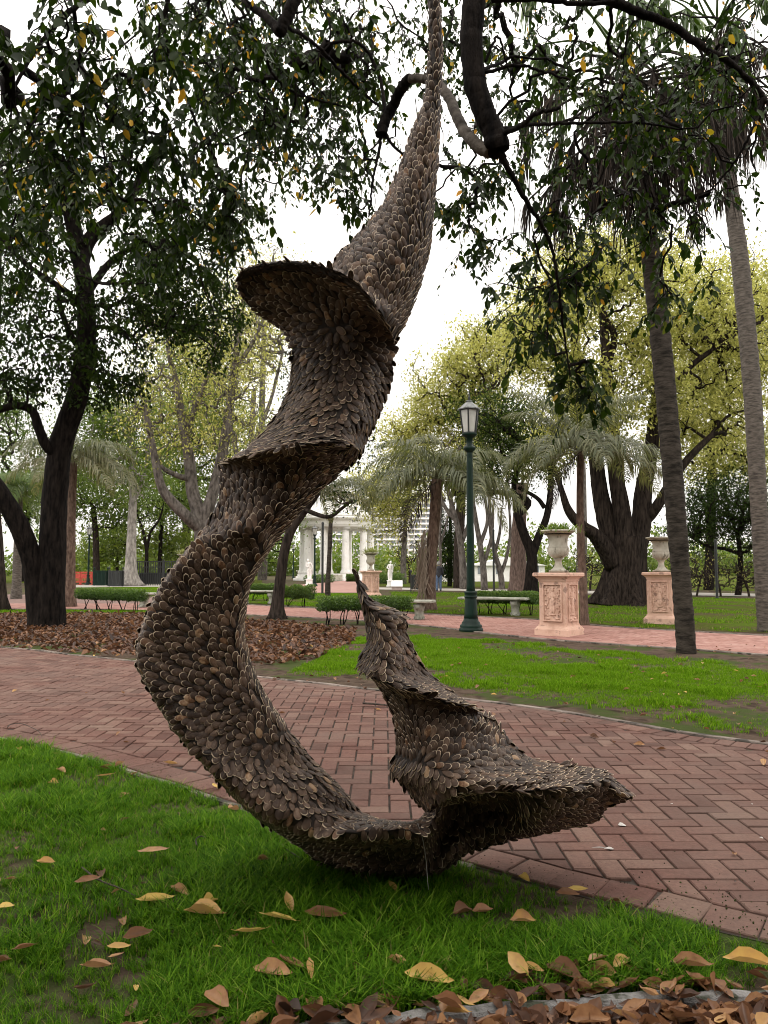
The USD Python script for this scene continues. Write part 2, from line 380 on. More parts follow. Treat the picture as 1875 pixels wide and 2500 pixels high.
FIELD_BODY = np.array([(1060, -200, 0, -1), (1060, 100, 0, -1), (1040, 300, -.1, -1), (1010, 450, -.3, -1), (960, 560, -.5, -.9), (900, 640, -.6, -.7), (980, 680, -.2, -1),
    (640, 690, -.9, -.5), (740, 660, -.4, -1), (850, 720, .2, -1), (920, 800, .9, -.3), (730, 830, -.9, .1), (780, 900, -.4, .9), (830, 900, .1, 1), (930, 900, 1, .3), (740, 970, -.5, .9), (830, 990, 0, 1), (900, 1000, .4, .9),
    (650, 1080, -.4, .9), (760, 1070, 0, 1), (870, 1060, .3, .9), (620, 1160, -.2, -1), (760, 1140, .1, -1), (640, 1250, 0, -1), (560, 1320, -.2, -1), (500, 1400, -.5, -.9), (580, 1450, -.3, -.9), (400, 1500, -.8, -.5), (560, 1560, -.6, -.7),
    (380, 1620, -1, -.1), (480, 1650, -.9, -.3), (590, 1650, -.4, -.8), (420, 1730, -.9, .3), (560, 1750, -.6, .4), (640, 1780, -.2, -.6), (520, 1840, -.7, .7), (650, 1880, -.2, 1), (720, 1860, .2, .8), (640, 1960, -.2, 1), (760, 1990, 0, 1), (900, 2015, .1, 1), (1010, 2015, .2, 1),
    (720, 2060, -.9, .2), (850, 2090, -.8, .5), (1000, 2100, -.4, .9), (1120, 2040, .3, .9), (1250, 2010, .6, .7), (1120, 1980, .1, 1), (1200, 1950, .3, 1), (1330, 1960, .3, .9), (1300, 1915, .9, .3), (1400, 1960, .8, .5), (1420, 1890, .9, -.3), (1500, 1930, .9, .5)], float)
FIELD_ARM = np.array([(868, 1405, 0, -1), (880, 1450, .3, .9), (930, 1510, .9, .1), (960, 1540, .8, .5), (900, 1560, .2, 1), (950, 1600, .7, .7), (890, 1630, -.3, 1), (980, 1660, .6, .8), (1100, 1700, .8, .5),
    (940, 1700, .1, -1), (1020, 1740, .1, -1), (1120, 1770, .3, -1), (1190, 1790, .5, -.8), (990, 1820, -.1, -1), (1080, 1840, .4, -.9), (1200, 1840, .7, -.6), (970, 1880, -.3, .9), (1060, 1900, .3, .9), (1150, 1890, .8, .1), (1280, 1880, .9, -.2), (1080, 1945, .2, 1)], float)

def scale_frames(V, faces, field, n_want, rng):
    tm = trimesh.Trimesh(V, np.vstack([f if f.shape[1] == 3 else np.vstack([f[:, [0, 1, 2]], f[:, [0, 2, 3]]]) for f in faces]), process=False)
    tm.merge_vertices()
    tm.fix_normals()
    N = np.array(tm.vertex_normals)
    area = tm.area_faces
    # even cover: many candidates, thinned to a minimum spacing
    cand = 60000
    f = rng.choice(len(area), cand, p=area / area.sum())
    r1, r2 = np.sqrt(rng.random(cand)), rng.random(cand)
    w = np.stack([1 - r1, r1 * (1 - r2), r1 * r2], 1)
    P = (tm.triangles[f] * w[:, :, None]).sum(1)
    Nn = tm.face_normals[f] * 0.5 + (N[tm.faces[f]] * w[:, :, None]).sum(1) * 0.5
    Nn /= np.linalg.norm(Nn, axis=1, keepdims=True)
    from scipy.spatial import cKDTree
    px = project(P)
    # smaller pieces towards both thin ends
    tree = cKDTree(P); keep = np.zeros(cand, bool); dead = np.zeros(cand, bool)
    for i in range(cand):
        if dead[i]: continue
        keep[i] = True
        dead[tree.query_ball_point(P[i], n_want)] = True
    P, Nn, px = P[keep], Nn[keep], px[keep]
    d2 = ((px[:, None] - field[None, :, :2]) ** 2).sum(-1)
    w = 1 / (d2 + 300) ** 1.5
    D = (w[:, :, None] * field[None, :, 2:]).sum(1)
    ang = rng.normal(0, 0.22, len(P)); c, s = np.cos(ang), np.sin(ang)
    D3 = np.stack([D[:, 0] * c - D[:, 1] * s, np.zeros(len(P)), -(D[:, 0] * s + D[:, 1] * c)], 1)
    D3 /= np.maximum(np.linalg.norm(D3, axis=1, keepdims=True), 1e-6)
    Tt = D3 - (D3 * Nn).sum(1, keepdims=True) * Nn
    bad = np.linalg.norm(Tt, axis=1) < 0.15
    alt = np.cross(Nn, [1.0, 0.2, 0.1]); Tt[bad] = alt[bad]
    Tt /= np.linalg.norm(Tt, axis=1, keepdims=True)
    return P, Nn, Tt, px

def scale_template(k=9):
    ang = np.arange(k) / k * 2 * math.pi
    e = np.stack([np.cos(ang), np.sin(ang)], 1)
    e[:, 1] *= np.where(e[:, 0] > 0, 1.0, 0.9)
    rows, attr = [np.array([[0.0, 0, 0.2]])], [0.0]
    for r, h, a in ((0.55, 0.165, 0.0), (0.86, 0.06, 0.0), (1.0, -0.02, 1.0), (0.95, -0.15, 0.3)):
        rows.append(np.column_stack([e * r, np.full(k, h)])); attr += (a * np.clip(.62 + .75 * np.cos(ang - .5), .12, 1)).tolist()
    V = np.vstack(rows)
    t = [[0, 1 + i, 1 + (i + 1) % k] for i in range(k)]
    q = [[1 + r * k + i, 1 + (r + 1) * k + i, 1 + (r + 1) * k + (i + 1) % k, 1 + r * k + (i + 1) % k] for r in range(3) for i in range(k)]
    return V, np.array(t), np.array(q), np.array(attr)

scale_mat = usdkit.material(stage, '/World/Looks/seed_husk', {
    'a': ('attribute', {'attribute': 'tint'}), 'e': ('attribute', {'attribute': 'edge'}), 'u': ('attribute', {'attribute': 'across'}),
    'r': ('rgb_ramp', {'ramp': [(0, (.010, .006, .004)), (.35, (.037, .0225, .0155)), (.62, (.088, .056, .039)), (.82, (.155, .098, .066)), (.92, (.11, .05, .024)), (1, (.30, .19, .11))]}),
    'g': ('geometry', {}), 'n': ('noise_texture', {'scale': 22, 'detail': 5, 'roughness': .7}), 'n2': ('noise_texture', {'scale': 60, 'detail': 3, 'roughness': .6}),
    'mr': ('map_range', {'from_min': .3, 'from_max': .7, 'to_min': -.16, 'to_max': .16}), 'ad': ('math', {'math_type': 'add', 'use_clamp': True}),
    'wv': ('rgb_ramp', {'ramp': [(0, (0, 0, 0)), (.36, (0, 0, 0)), (.42, (.42, .42, .42)), (.46, (0, 0, 0)), (.54, (0, 0, 0)), (.58, (.3, .3, .3)), (.63, (0, 0, 0)), (1, (0, 0, 0))]}),
    'st': ('rgb_ramp', {'ramp': [(.5, (0, 0, 0)), (.62, (1, 1, 1))]}),
    'sw': ('mix_color', {'blend_type': 'multiply', 'fac': 1.0}),
    'sc': ('mix_color', {'b': (.40, .31, .22)}),
    'er': ('rgb_ramp', {'ramp': [(.40, (0, 0, 0)), (.62, (.95, .95, .95))]}), 'pm': ('mix_color', {'b': (.74, .59, .42)}),
    'b': ('bump', {'strength': .5, 'distance': .004}), 'p': ('principled_bsdf', {'roughness': .5, 'specular_ior_level': .16})},
    [('g.position', 'n.vector'), ('g.position', 'n2.vector'), ('n.fac', 'mr.value'), ('mr.result', 'ad.value1'), ('a.fac', 'ad.value2'), ('ad.value', 'r.fac'),
     ('u.fac', 'wv.fac'), ('n.fac', 'st.fac'), ('wv.color', 'sw.a'), ('st.color', 'sw.b'), ('sw.result', 'sc.fac'), ('r.color', 'sc.a'),
     ('e.fac', 'er.fac'), ('er.color', 'pm.fac'), ('sc.result', 'pm.a'), ('pm.result', 'p.base_color'), ('n2.fac', 'b.height'), ('b.normal', 'p.normal')], surface='p.BSDF')
core_mat = look('sculpture_core', (.018, .013, .011), (.035, .026, .02), 20, .9, .4, 80)

rng = np.random.default_rng(11)
frames = []
for V, f, fld in ((body_v, body_f, FIELD_BODY), (arm_v, arm_f, FIELD_ARM)):
    frames.append(scale_frames(V, f, fld, 0.0208, rng))
SP_, SN, ST, SPX = (np.vstack([fr[k] for fr in frames]) for k in range(4))
ns = len(SP_)
SB = np.cross(SN, ST)
tilt = rng.normal(0.22, 0.07, ns)
A1 = ST * np.cos(tilt)[:, None] + SN * np.sin(tilt)[:, None]
A3 = SN * np.cos(tilt)[:, None] - ST * np.sin(tilt)[:, None]
ln, wd = rng.normal(0.0243, 0.0032, ns), rng.normal(0.0136, 0.0018, ns)
small = np.clip((SPX[:, 1] - 60) / 350, 0.0, 1.0) * 0.2 + 0.85
ln *= small; wd *= small
tv, tt, tq, te = scale_template()
SV = (SP_ + SN * 0.004 + ST * 0.010)[:, None] + tv[None, :, 0:1] * (A1 * ln[:, None])[:, None] + tv[None, :, 1:2] * (SB * wd[:, None])[:, None] + tv[None, :, 2:3] * (A3 * (wd * 1.25)[:, None])[:, None]
stint = np.clip(0.55 * meshkit.fbm(SP_ * 5, 3, 5) + rng.normal(0.18, 0.13, ns), 0, 0.86)
stint[rng.random(ns) < 0.022] = 0.93
stint[rng.random(ns) < 0.01] = 1.0
rimk = np.clip(rng.normal(.88, .22, ns), .35, 1.1)
facing = -(SN * (SP_ - [0, 0, HC]) / np.linalg.norm(SP_ - [0, 0, HC], axis=1, keepdims=True)).sum(1)
order = np.argsort(-(facing * ln * wd / SP_[:, 1] ** 2))
sculpture = thing('hanging_sculpture', 'tall twisted brown sculpture covered in overlapping seed-shaped scales, hanging over the path edge', 'sculpture', (0.1, 3.3, 0.0))
part(sculpture, 'body', body_v, body_f, core_mat, True)
part(sculpture, 'raised_arm', arm_v, arm_f, core_mat, True)
acr = (tv[:, 1] * 0.5 + 0.5)
rest = MB(); rest_t, rest_e, rest_u = [], [], []
shown = set(order[:300].tolist())
for i in range(ns):
    if i in shown:
        part(sculpture, 'scale', SV[i], [tt, tq], scale_mat, True, {'tint': np.full(len(tv), stint[i]), 'edge': te * rimk[i], 'across': acr})
idx = np.array([i for i in range(ns) if i not in shown]); m_ = len(tv)
off = (np.arange(len(idx)) * m_)[:, None, None]
part(sculpture, 'scales', SV[idx].reshape(-1, 3), [(tt[None] + off).reshape(-1, 3), (tq[None] + off).reshape(-1, 4)], scale_mat, True,
     {'tint': np.repeat(stint[idx], m_), 'edge': (te[None] * rimk[idx][:, None]).ravel(), 'across': np.tile(acr, len(idx))}, kind='stuff')
thread_mat = look('pale_thread', (.35, .33, .32), rough=.6)
tp = spline([at(1020, 2010, 3.03), at(1032, 2050, 3.06), at(1040, 2100, 3.1), at(1044, 2150, 3.12), at(1046, 2172, 3.14)], 6)
part(sculpture, 'thread', *tube(tp, .0011, 5), thread_mat, True, label='thin pale thread dangling from the underside')
# ---------------------------------------------------------------- ground, paths, lawns
import shapely
from shapely.geometry import Polygon, box as sbox, Point, LineString

def instancer(path, protos, pos, yaw, scale, which, mat, tiltv=None):
    """One PointInstancer of small shapes; protos: (V, faces, attrs)."""
    pi = UsdGeom.PointInstancer.Define(stage, path)
    paths = []
    for k, (V, F, A) in enumerate(protos):
        p = f'{path}/shape' + (f'_{k:03d}' if k else '')
        write(p, V, F, mat, False, A); paths.append(p)
    pi.CreatePrototypesRel().SetTargets([Sdf.Path(p) for p in paths])
    n = len(pos)
    pi.CreateProtoIndicesAttr(Vt.IntArray.FromNumpy(np.asarray(which, np.int32)))
    pi.CreatePositionsAttr(Vt.Vec3fArray.FromNumpy(np.asarray(pos, np.float32)))
    pi.CreateOrientationsAttr(Vt.QuathArray([Gf.Quath(float(math.cos(a / 2)), 0.0, 0.0, float(math.sin(a / 2))) for a in yaw]))
    s = np.asarray(scale, np.float32); s = np.stack([s, s, s], 1) if s.ndim == 1 else s
    pi.CreateScalesAttr(Vt.Vec3fArray.FromNumpy(np.ascontiguousarray(s)))
    return pi.GetPrim()

def pxpoly(pts): return Polygon([gnd(u, v)[:2] for u, v in pts])

def sample_poly(poly, n, rng):
    x0, y0, x1, y1 = poly.bounds
    out = np.zeros((0, 2))
    while len(out) < n:
        q = rng.uniform((x0, y0), (x1, y1), (n * 2, 2))
        out = np.vstack([out, q[shapely.contains_xy(poly, q[:, 0], q[:, 1])]])
    return out[:n]

def in_view(P, margin=60):
    q = project(P)
    return (q[:, 0] > -margin) & (q[:, 0] < 1875 + margin) & (q[:, 1] < 2500 + margin * 2) & (np.asarray(P)[:, 1] > 0.5)

soil = look('bare_soil', (.034, .023, .016), (.095, .068, .050), 3.5, .95, .9, 55, spec=.03, c3=(.058, .041, .031), spots=((.05, .065, .02), 1.1, .5), bdist=.02)
N_ = 60
gx = np.concatenate([np.linspace(-400, -20, 20), np.linspace(-18, 18, 60), np.linspace(20, 400, 20)])
gy = np.concatenate([np.linspace(-60, -2, 8), np.linspace(-1, 30, 70), np.linspace(33, 600, 25)])
GX, GY = np.meshgrid(gx, gy)
GZ = np.where((np.abs(GX) < 17) & (GY < 29) & (GY > 0), 0.010 * (meshkit.fbm(np.stack([GX * 1.3, GY * 1.3, GX * 0], -1), 3, 2) - 0.62), -0.004)
i = np.arange(len(gy) - 1)[:, None] * len(gx); j = np.arange(len(gx) - 1)[None]
top('ground', np.stack([GX, GY, GZ], -1).reshape(-1, 3), np.stack([i + j, i + j + 1, i + len(gx) + j + 1, i + len(gx) + j], -1).reshape(-1, 4), soil, kind='structure', smooth=True)

def extend(pts, a, b):
    pts = np.asarray(pts, float)
    d0, d1 = pts[0] - pts[1], pts[-1] - pts[-2]
    return np.vstack([pts[0] + d0 / np.linalg.norm(d0) * a, pts, pts[-1] + d1 / np.linalg.norm(d1) * b])
near_px = [(0, 1804), (113, 1827), (227, 1855), (340, 1889), (453, 1924), (567, 1963), (850, 2040), (1040, 2088), (1190, 2126), (1331, 2168), (1445, 2197), (1615, 2238), (1728, 2270), (1875, 2305)]
far_px = [(0, 1583), (83, 1590), (166, 1601), (277, 1612), (450, 1632), (635, 1657), (793, 1674), (924, 1690), (1145, 1713), (1331, 1737), (1501, 1765), (1671, 1797), (1875, 1824)]
E_near = extend(spline([gnd(*p)[:2] for p in near_px], 3), 9, 4)
E_far = extend(spline([gnd(*p)[:2] for p in far_px], 3), 9, 6)
path_poly = Polygon(np.vstack([E_near, E_far[::-1]])).buffer(0)
near_line, far_line = LineString(E_near), LineString(E_far)

brick_mat = usdkit.material(stage, '/World/Looks/red_brick_paver', {
    'a': ('attribute', {'attribute': 'tint'}), 'r': ('rgb_ramp', {'ramp': [(0, (.084, .043, .034)), (.4, (.132, .068, .054)), (.7, (.162, .089, .070)), (1, (.188, .120, .093))]}),
    'g': ('geometry', {}), 'n': ('noise_texture', {'scale': 1.1, 'detail': 4, 'roughness': .6}), 'n2': ('noise_texture', {'scale': 46, 'detail': 6, 'roughness': .75}), 'n3': ('noise_texture', {'scale': 90, 'detail': 3, 'roughness': .7}),
    'mr': ('map_range', {'from_min': .25, 'from_max': .75, 'to_min': -.35, 'to_max': .35}), 'ad': ('math', {'math_type': 'add', 'use_clamp': True}),
    'mr2': ('map_range', {'from_min': .3, 'from_max': .7, 'to_min': .72, 'to_max': 1.22}), 'ml': ('mix_color', {'blend_type': 'multiply', 'fac': 1.0}),
    'n4': ('noise_texture', {'scale': .75, 'detail': 6, 'roughness': .7}), 'dr': ('rgb_ramp', {'ramp': [(.4, (0, 0, 0)), (.7, (.75, .75, .75))]}), 'du': ('mix_color', {'b': (.145, .102, .084)}),
    'pr': ('rgb_ramp', {'ramp': [(.66, (0, 0, 0)), (.72, (.8, .8, .8))]}), 'pit': ('mix_color', {'b': (.03, .022, .018)}),
    'b': ('bump', {'strength': .7, 'distance': .006}), 'p': ('principled_bsdf', {'roughness': .85, 'specular_ior_level': .08})},
    [('g.position', 'n.vector'), ('g.position', 'n2.vector'), ('g.position', 'n3.vector'), ('n.fac', 'mr.value'), ('mr.result', 'ad.value1'), ('a.fac', 'ad.value2'), ('ad.value', 'r.fac'),
     ('n2.fac', 'mr2.value'), ('r.color', 'ml.a'), ('mr2.result', 'ml.b'), ('n3.fac', 'pr.fac'), ('pr.color', 'pit.fac'), ('g.position', 'n4.vector'), ('n4.fac', 'dr.fac'), ('dr.color', 'du.fac'), ('ml.result', 'du.a'), ('du.result', 'pit.a'), ('pit.result', 'p.base_color'), ('n2.fac', 'b.height'), ('b.normal', 'p.normal')], surface='p.BSDF')
joint_mat = look('sandy_joint', (.030, .023, .018), (.085, .062, .048), 9, .95, .6, 80, spots=((.03, .045, .012), 3.0, .62))
edge_mat = look('pale_concrete_edging', (.10, .078, .064), (.27, .22, .185), 3, .85, .7, 60, spots=((.05, .042, .033), 5, .52))

def prism(poly2, z0, z1, ch=0.004):
    """A flat piece with this outline, its upper rim chamfered."""
    c = np.array(poly2.exterior.coords)[:-1]
    if not poly2.exterior.is_ccw: c = c[::-1]
    n = len(c); m = c.mean(0)
    d = c - m; l = np.linalg.norm(d, axis=1, keepdims=True)
    ci = c - d / np.maximum(l, 1e-6) * ch * 1.3
    V = np.vstack([np.c_[c, np.full(n, z0)], np.c_[c, np.full(n, z1 - ch)], np.c_[ci, np.full(n, z1)], [[*m, z1]]])
    k = np.arange(n); kk = (k + 1) % n
    q = np.vstack([np.stack([k, kk, n + kk, n + k], 1), np.stack([n + k, n + kk, 2 * n + kk, 2 * n + k], 1)])
    t = np.stack([np.full(n, 3 * n), 2 * n + k, 2 * n + kk], 1)
    return V, [t, q]

def herringbone(area, cell, gap, origin=(0, 0), keep=None):
    """Outlines of the pavers laid in a right-angled herringbone inside an area."""
    x0, y0, x1, y1 = area.bounds
    I0, I1, J0, J1 = int((x0 - origin[0]) / cell) - 3, int((x1 - origin[0]) / cell) + 3, int((y0 - origin[1]) / cell) - 3, int((y1 - origin[1]) / cell) + 3
    out = []
    pr = shapely.prepared.prep(area)
    for J in range(J0, J1):
        for I in range(I0, I1):
            k = (I + J) % 4
            if k == 0: w, h = 2, 1
            elif k == 2: w, h = 1, 2
            else: continue
            x, y = origin[0] + I * cell, origin[1] + J * cell
            if keep is not None and not keep(x, y): continue
            b = sbox(x + gap, y + gap, x + w * cell - gap, y + h * cell - gap)
            if pr.contains(b): out.append((b, True))
            elif pr.intersects(b):
                c = b.intersection(area)
                if c.geom_type == 'Polygon' and c.area > 0.16 * b.area: out.append((c.simplify(.002), False))
    return out

rngb = np.random.default_rng(5)
def seen_xy(x, y):
    return y > 1.2 and abs(x) < 0.51 * y + 2.2
inner = path_poly.difference(near_line.buffer(0.215)).difference(far_line.buffer(0.20))
inner = max(getattr(inner, 'geoms', [inner]), key=lambda g: g.area)
pieces = []
for b, full in herringbone(inner.buffer(-0.004), 0.112, 0.0056, (0.03, 0.02), seen_xy): pieces.append(b)
def soldier(line, side, depth, wid):
    """A course of pavers laid square to the path's edge."""
    L = line.length; out = []; s = 0.0
    while s < L - wid:
        a, b = np.array(line.interpolate(s + .004).coords[0]), np.array(line.interpolate(s + wid - .004).coords[0])
        t = (b - a) / np.linalg.norm(b - a); n = np.array([-t[1], t[0]]) * side
        if seen_xy(*a): out.append(Polygon([a + n * .012, b + n * .012, b + n * depth, a + n * depth]))
        s += wid
    return out
sd = 1 if path_poly.contains(Point(near_line.interpolate(8).coords[0] + np.array([.05, .08]))) else -1
def inward(line):
    a, b = np.array(line.interpolate(9.0).coords[0]), np.array(line.interpolate(9.1).coords[0]); t = (b - a) / np.linalg.norm(b - a)
    return 1 if path_poly.contains(Point(a + np.array([-t[1], t[0]]) * .1)) else -1
pieces += soldier(near_line, inward(near_line), .205, .2)
pieces += soldier(far_line, inward(far_line), .19, .112)

brick_path = thing('brick_path', None, None, (0, 5, 0), kind='structure')
bp = np.array(path_poly.exterior.coords)[:-1]
tri = trimesh.creation.triangulate_polygon(path_poly, engine='earcut')
part(brick_path, 'joint_sand', np.c_[tri[0], np.full(len(tri[0]), .003)], tri[1], joint_mat)
cents = np.array([[p.centroid.x, p.centroid.y, 0.0] for p in pieces])
areas = np.array([p.area for p in pieces])
vis = in_view(cents, 20)
hid = ((np.abs(cents[:, 0] - 0.1) < .4) & (cents[:, 1] > 3.0) & (cents[:, 1] < 3.4))
rank = np.argsort(-(areas / cents[:, 1] ** 3 * vis))
chosen = set(rank[:300].tolist())
m = MB()
for n, p in enumerate(pieces):
    z = 0.0145 + rngb.normal(0, .0016)
    V, F = prism(p, .001, z)
    tx, ty = rngb.normal(0, .005, 2)
    V[:, 2] += np.where(V[:, 2] > .005, (V[:, 0] - cents[n, 0]) * tx + (V[:, 1] - cents[n, 1]) * ty, 0)
    tnt = float(np.clip(rngb.normal(.48, .21), 0, 1))
    if n in chosen: part(brick_path, 'brick', V, F, brick_mat, False, {'tint': np.full(len(V), tnt)})
    else: m.add(V, F, tnt)
part(brick_path, 'bricks', m.V, m.F, brick_mat, False, {'tint': m.A}, kind='stuff')

def edging(parent, line, w, zt, L0, side, jig=.006, name='edging_stone'):
    s = 0.0
    while s < line.length:
        l = L0 * rngb.uniform(.8, 1.25)
        ss = np.linspace(s + .004, min(s + l - .004, line.length), 5)
        c = np.array([line.interpolate(q).coords[0] for q in ss])
        s += l
        if not (seen_xy(*c[0]) or seen_xy(*c[-1])) or (line is near_line and c[0][0] > .35): continue
        t = np.gradient(c, axis=0); t /= np.linalg.norm(t, axis=1, keepdims=True); nn = np.stack([-t[:, 1], t[:, 0]], 1) * side
        pts = np.vstack([c + nn * .004, (c + nn * (w + rngb.normal(0, jig, (5, 1))))[::-1]])
        V, F = prism(Polygon(pts).buffer(0), -.03, zt + rngb.normal(0, .003), .008)
        part(parent, name, V, F, edge_mat)
edging(brick_path, near_line, .045, .015, .9, -inward(near_line))
edging(brick_path, far_line, .07, .022, .9, -inward(far_line))
# pale droppings on the pavers
white = look('chalky_white', (.36, .33, .30), (.52, .49, .46), 60, .9)
for (u, v, w, h) in ((1518, 2013, .017, .016), (1487, 2071, .020, .009), (1463, 2069, .03, .002), (1390, 1862, .006, .005), (1836, 1963, .005, .004), (1859, 2045, .007, .006), (1640, 1962, .006, .004)):
    c = gnd(u, v, .016); a = np.linspace(0, 2 * math.pi, 14)[:-1]; rr = 1 + .25 * np.sin(3 * a + u)
    V = np.vstack([np.stack([c[0] + w * rr * np.cos(a), c[1] + h * 1.7 * rr * np.sin(a), np.full(13, .0168)], 1), [[c[0], c[1], .0195]]])
    part(brick_path, 'white_spot', V, np.array([[13, k, (k + 1) % 13] for k in range(13)]), white)

# the second path beyond the lawn
n2 = [(0, 1487), (300, 1489), (620, 1502), (820, 1512), (1020, 1526), (1309, 1559), (1643, 1583), (1875, 1600)]
f2 = [(0, 1452), (330, 1457), (620, 1478), (870, 1490), (1031, 1500), (1315, 1514), (1428, 1526), (1581, 1537), (1875, 1553)]
E2n, E2f = extend(spline([gnd(*p)[:2] for p in n2], 3), 6, 4), extend(spline([gnd(*p)[:2] for p in f2], 3), 6, 4)
p2 = Polygon(np.vstack([E2n, E2f[::-1]])).buffer(0)
pink_mat = tinted('pink_brick_paver', [(0, (.21, .10, .08)), (.5, (.30, .155, .125)), (1, (.36, .215, .18))], .85, .2, noise=.3, nscale=1.2, bump=.4, bscale=60)
path2 = thing('far_brick_path', None, None, (0, 20, 0), kind='structure')
tri = trimesh.creation.triangulate_polygon(p2, engine='earcut')
pj = look('pale_joint', (.13, .08, .065), (.2, .13, .11), 5, .95)
part(path2, 'joint_sand', np.c_[tri[0], np.full(len(tri[0]), .003)], tri[1], pj)
hb = [b for b, full in herringbone(p2.buffer(-.12), .115, .005, (0, 0), lambda x, y: abs(x) < .5 * y + .5 and y < 30)]
hc = np.array([[b.centroid.x, b.centroid.y, 0.] for b in hb])
ch = set(np.argsort(hc[:, 1] + 100 * ~in_view(hc, 0))[:300].tolist())
m = MB()
for n, p in enumerate(hb):
    V, F = prism(p, .001, .012 + rngb.normal(0, .0008), .003)
    tnt = float(np.clip(rngb.normal(.5, .2), 0, 1))
    if n in ch: part(path2, 'brick', V, F, pink_mat, False, {'tint': np.full(len(V), tnt)})
    else: m.add(V, F, tnt)
part(path2, 'bricks', m.V, m.F, pink_mat, False, {'tint': m.A}, kind='stuff')
edging(path2, LineString(E2n), .1, .02, 1.4, -1 if not p2.contains(Point(E2n[6] + np.array([0, -.1]))) else 1)
edging(path2, LineString(E2f), .1, .02, 1.4, 1)
# the walk that leads on to the rotunda, and the pale walk that crosses behind
pink_flat = look('pink_walk', (.28, .15, .12), (.36, .21, .175), 1.5, .9, .2, 30)
pale_walk = look('pale_walk', (.3, .27, .235), (.4, .37, .33), .7, .9, .2, 20)
def sheet(name, pts, z, mat):
    P = pxpoly(pts); t = trimesh.creation.triangulate_polygon(P, engine='earcut')
    return top(name, np.c_[t[0], np.full(len(t[0]), z)], t[1], mat, kind='structure')
sheet('walk', [(640, 1440), (760, 1424), (850, 1417), (885, 1417), (905, 1424), (900, 1447), (640, 1447)], .004, pink_flat)
sheet('walk', [(170, 1428), (620, 1426), (620, 1431), (170, 1434)], .004, pale_walk)
sheet('walk', [(920, 1434), (1875, 1450), (1875, 1457), (920, 1439)], .004, pale_walk)

# lawns
turf = usdkit.material(stage, '/World/Looks/worn_turf', {
    'g': ('geometry', {}), 'n': ('noise_texture', {'scale': .5, 'detail': 5, 'roughness': .65}), 'n2': ('noise_texture', {'scale': 14, 'detail': 4, 'roughness': .7}),
    'r': ('rgb_ramp', {'ramp': [(.36, (.085, .066, .045)), (.47, (.075, .08, .025)), (.6, (.07, .115, .014))]}), 'r2': ('rgb_ramp', {'ramp': [(.3, (.55, .55, .55)), (.7, (1.25, 1.25, 1.2))]}),
    'm': ('mix_color', {'blend_type': 'multiply', 'fac': 1.0}), 'b': ('bump', {'strength': 1.0, 'distance': .04}), 'p': ('principled_bsdf', {'roughness': .9, 'specular_ior_level': .0})},
    [('g.position', 'n.vector'), ('g.position', 'n2.vector'), ('n.fac', 'r.fac'), ('n2.fac', 'r2.fac'), ('r.color', 'm.a'), ('r2.color', 'm.b'), ('m.result', 'p.base_color'), ('n2.fac', 'b.height'), ('b.normal', 'p.normal')], surface='p.BSDF')
grass_mat = tinted('grass_blade', [(0, (.014, .046, .003)), (.45, (.054, .142, .007)), (.8, (.135, .262, .018)), (.93, (.21, .33, .04)), (1, (.26, .23, .08))], .6, .03, .4, (1.15, 1.2, .45))
grass_far_mat = tinted('lawn_blade', [(0, (.045, .095, .006)), (.5, (.10, .20, .010)), (.9, (.165, .28, .018)), (1, (.26, .24, .09))], .6, .0, .42, (1.1, 1.2, .6))

def tuft(rng, n, h, spread, wid, curl):
    """A tuft of tapering, bending blades."""
    V, Q, T, A = [], [], [], []
    for k in range(n):
        a, r = rng.random() * 6.283, spread * math.sqrt(rng.random())
        b = np.array([r * math.cos(a), r * math.sin(a), -.004])
        hh = h * rng.uniform(.5, 1.15); d = rng.random() * 6.283; lean = curl * rng.uniform(.2, 1.1) * hh
        dv = np.array([math.cos(d), math.sin(d), 0]); sv = np.array([-dv[1], dv[0], 0]) * wid * rng.uniform(.7, 1.2)
        pts = [b + dv * lean * t * t + np.array([0, 0, hh * (t - .25 * curl * t * t)]) for t in (0, .4, .75, 1.0)]
        o = sum(len(v) for v in V)
        V.append(np.array([pts[0] - sv, pts[0] + sv, pts[1] - sv * .85, pts[1] + sv * .85, pts[2] - sv * .5, pts[2] + sv * .5, pts[3]]))
        Q += [[o, o + 1, o + 3, o + 2], [o + 2, o + 3, o + 5, o + 4]]; T += [[o + 4, o + 5, o + 6]]
        A.append(np.full(7, np.clip(rng.normal(.46, .27), 0, .93) if rng.random() > .035 else 1.0))
    return np.vstack(V), [np.array(T), np.array(Q)], {'tint': np.concatenate(A)}

rg = np.random.default_rng(21)
kerb_px = [(200, 2545), (567, 2492), (737, 2475), (935, 2452), (1077, 2436), (1303, 2420), (1473, 2405), (1728, 2398), (1900, 2396)]
K_line = extend(spline([gnd(*p, .05)[:2] for p in kerb_px], 3), 2, 1.5)
front = Polygon(np.vstack([E_near[E_near[:, 0] < 3.4], K_line[::-1]])).buffer(0).buffer(-.03)
bare_px = [(227, 2155, .14), (244, 2280, .18), (600, 2266, .16), (708, 2121, .14), (20, 2270, .16), (1000, 2190, .18), (1230, 2255, .16), (1120, 2250, .12), (880, 2200, .14), (470, 2010, .08), (1300, 2150, .1), (1560, 2235, .1), (420, 2210, .12), (300, 2400, .1), (1440, 2230, .08), (60, 2110, .1), (840, 2290, .12)]
bare = np.array([[*gnd(u, v)[:2], r] for u, v, r in bare_px])
def turf_density(P, seed, lo, hi):
    f = meshkit.fbm(np.c_[P * 1.6, np.zeros(len(P))], 4, seed)
    return np.clip((f - lo) / (hi - lo), 0, 1)
P = sample_poly(front, 42000, rg)
P = P[in_view(np.c_[P, np.zeros(len(P))], 420)]
dens = 0.42 + 0.58 * turf_density(P, 3, .30, .52)
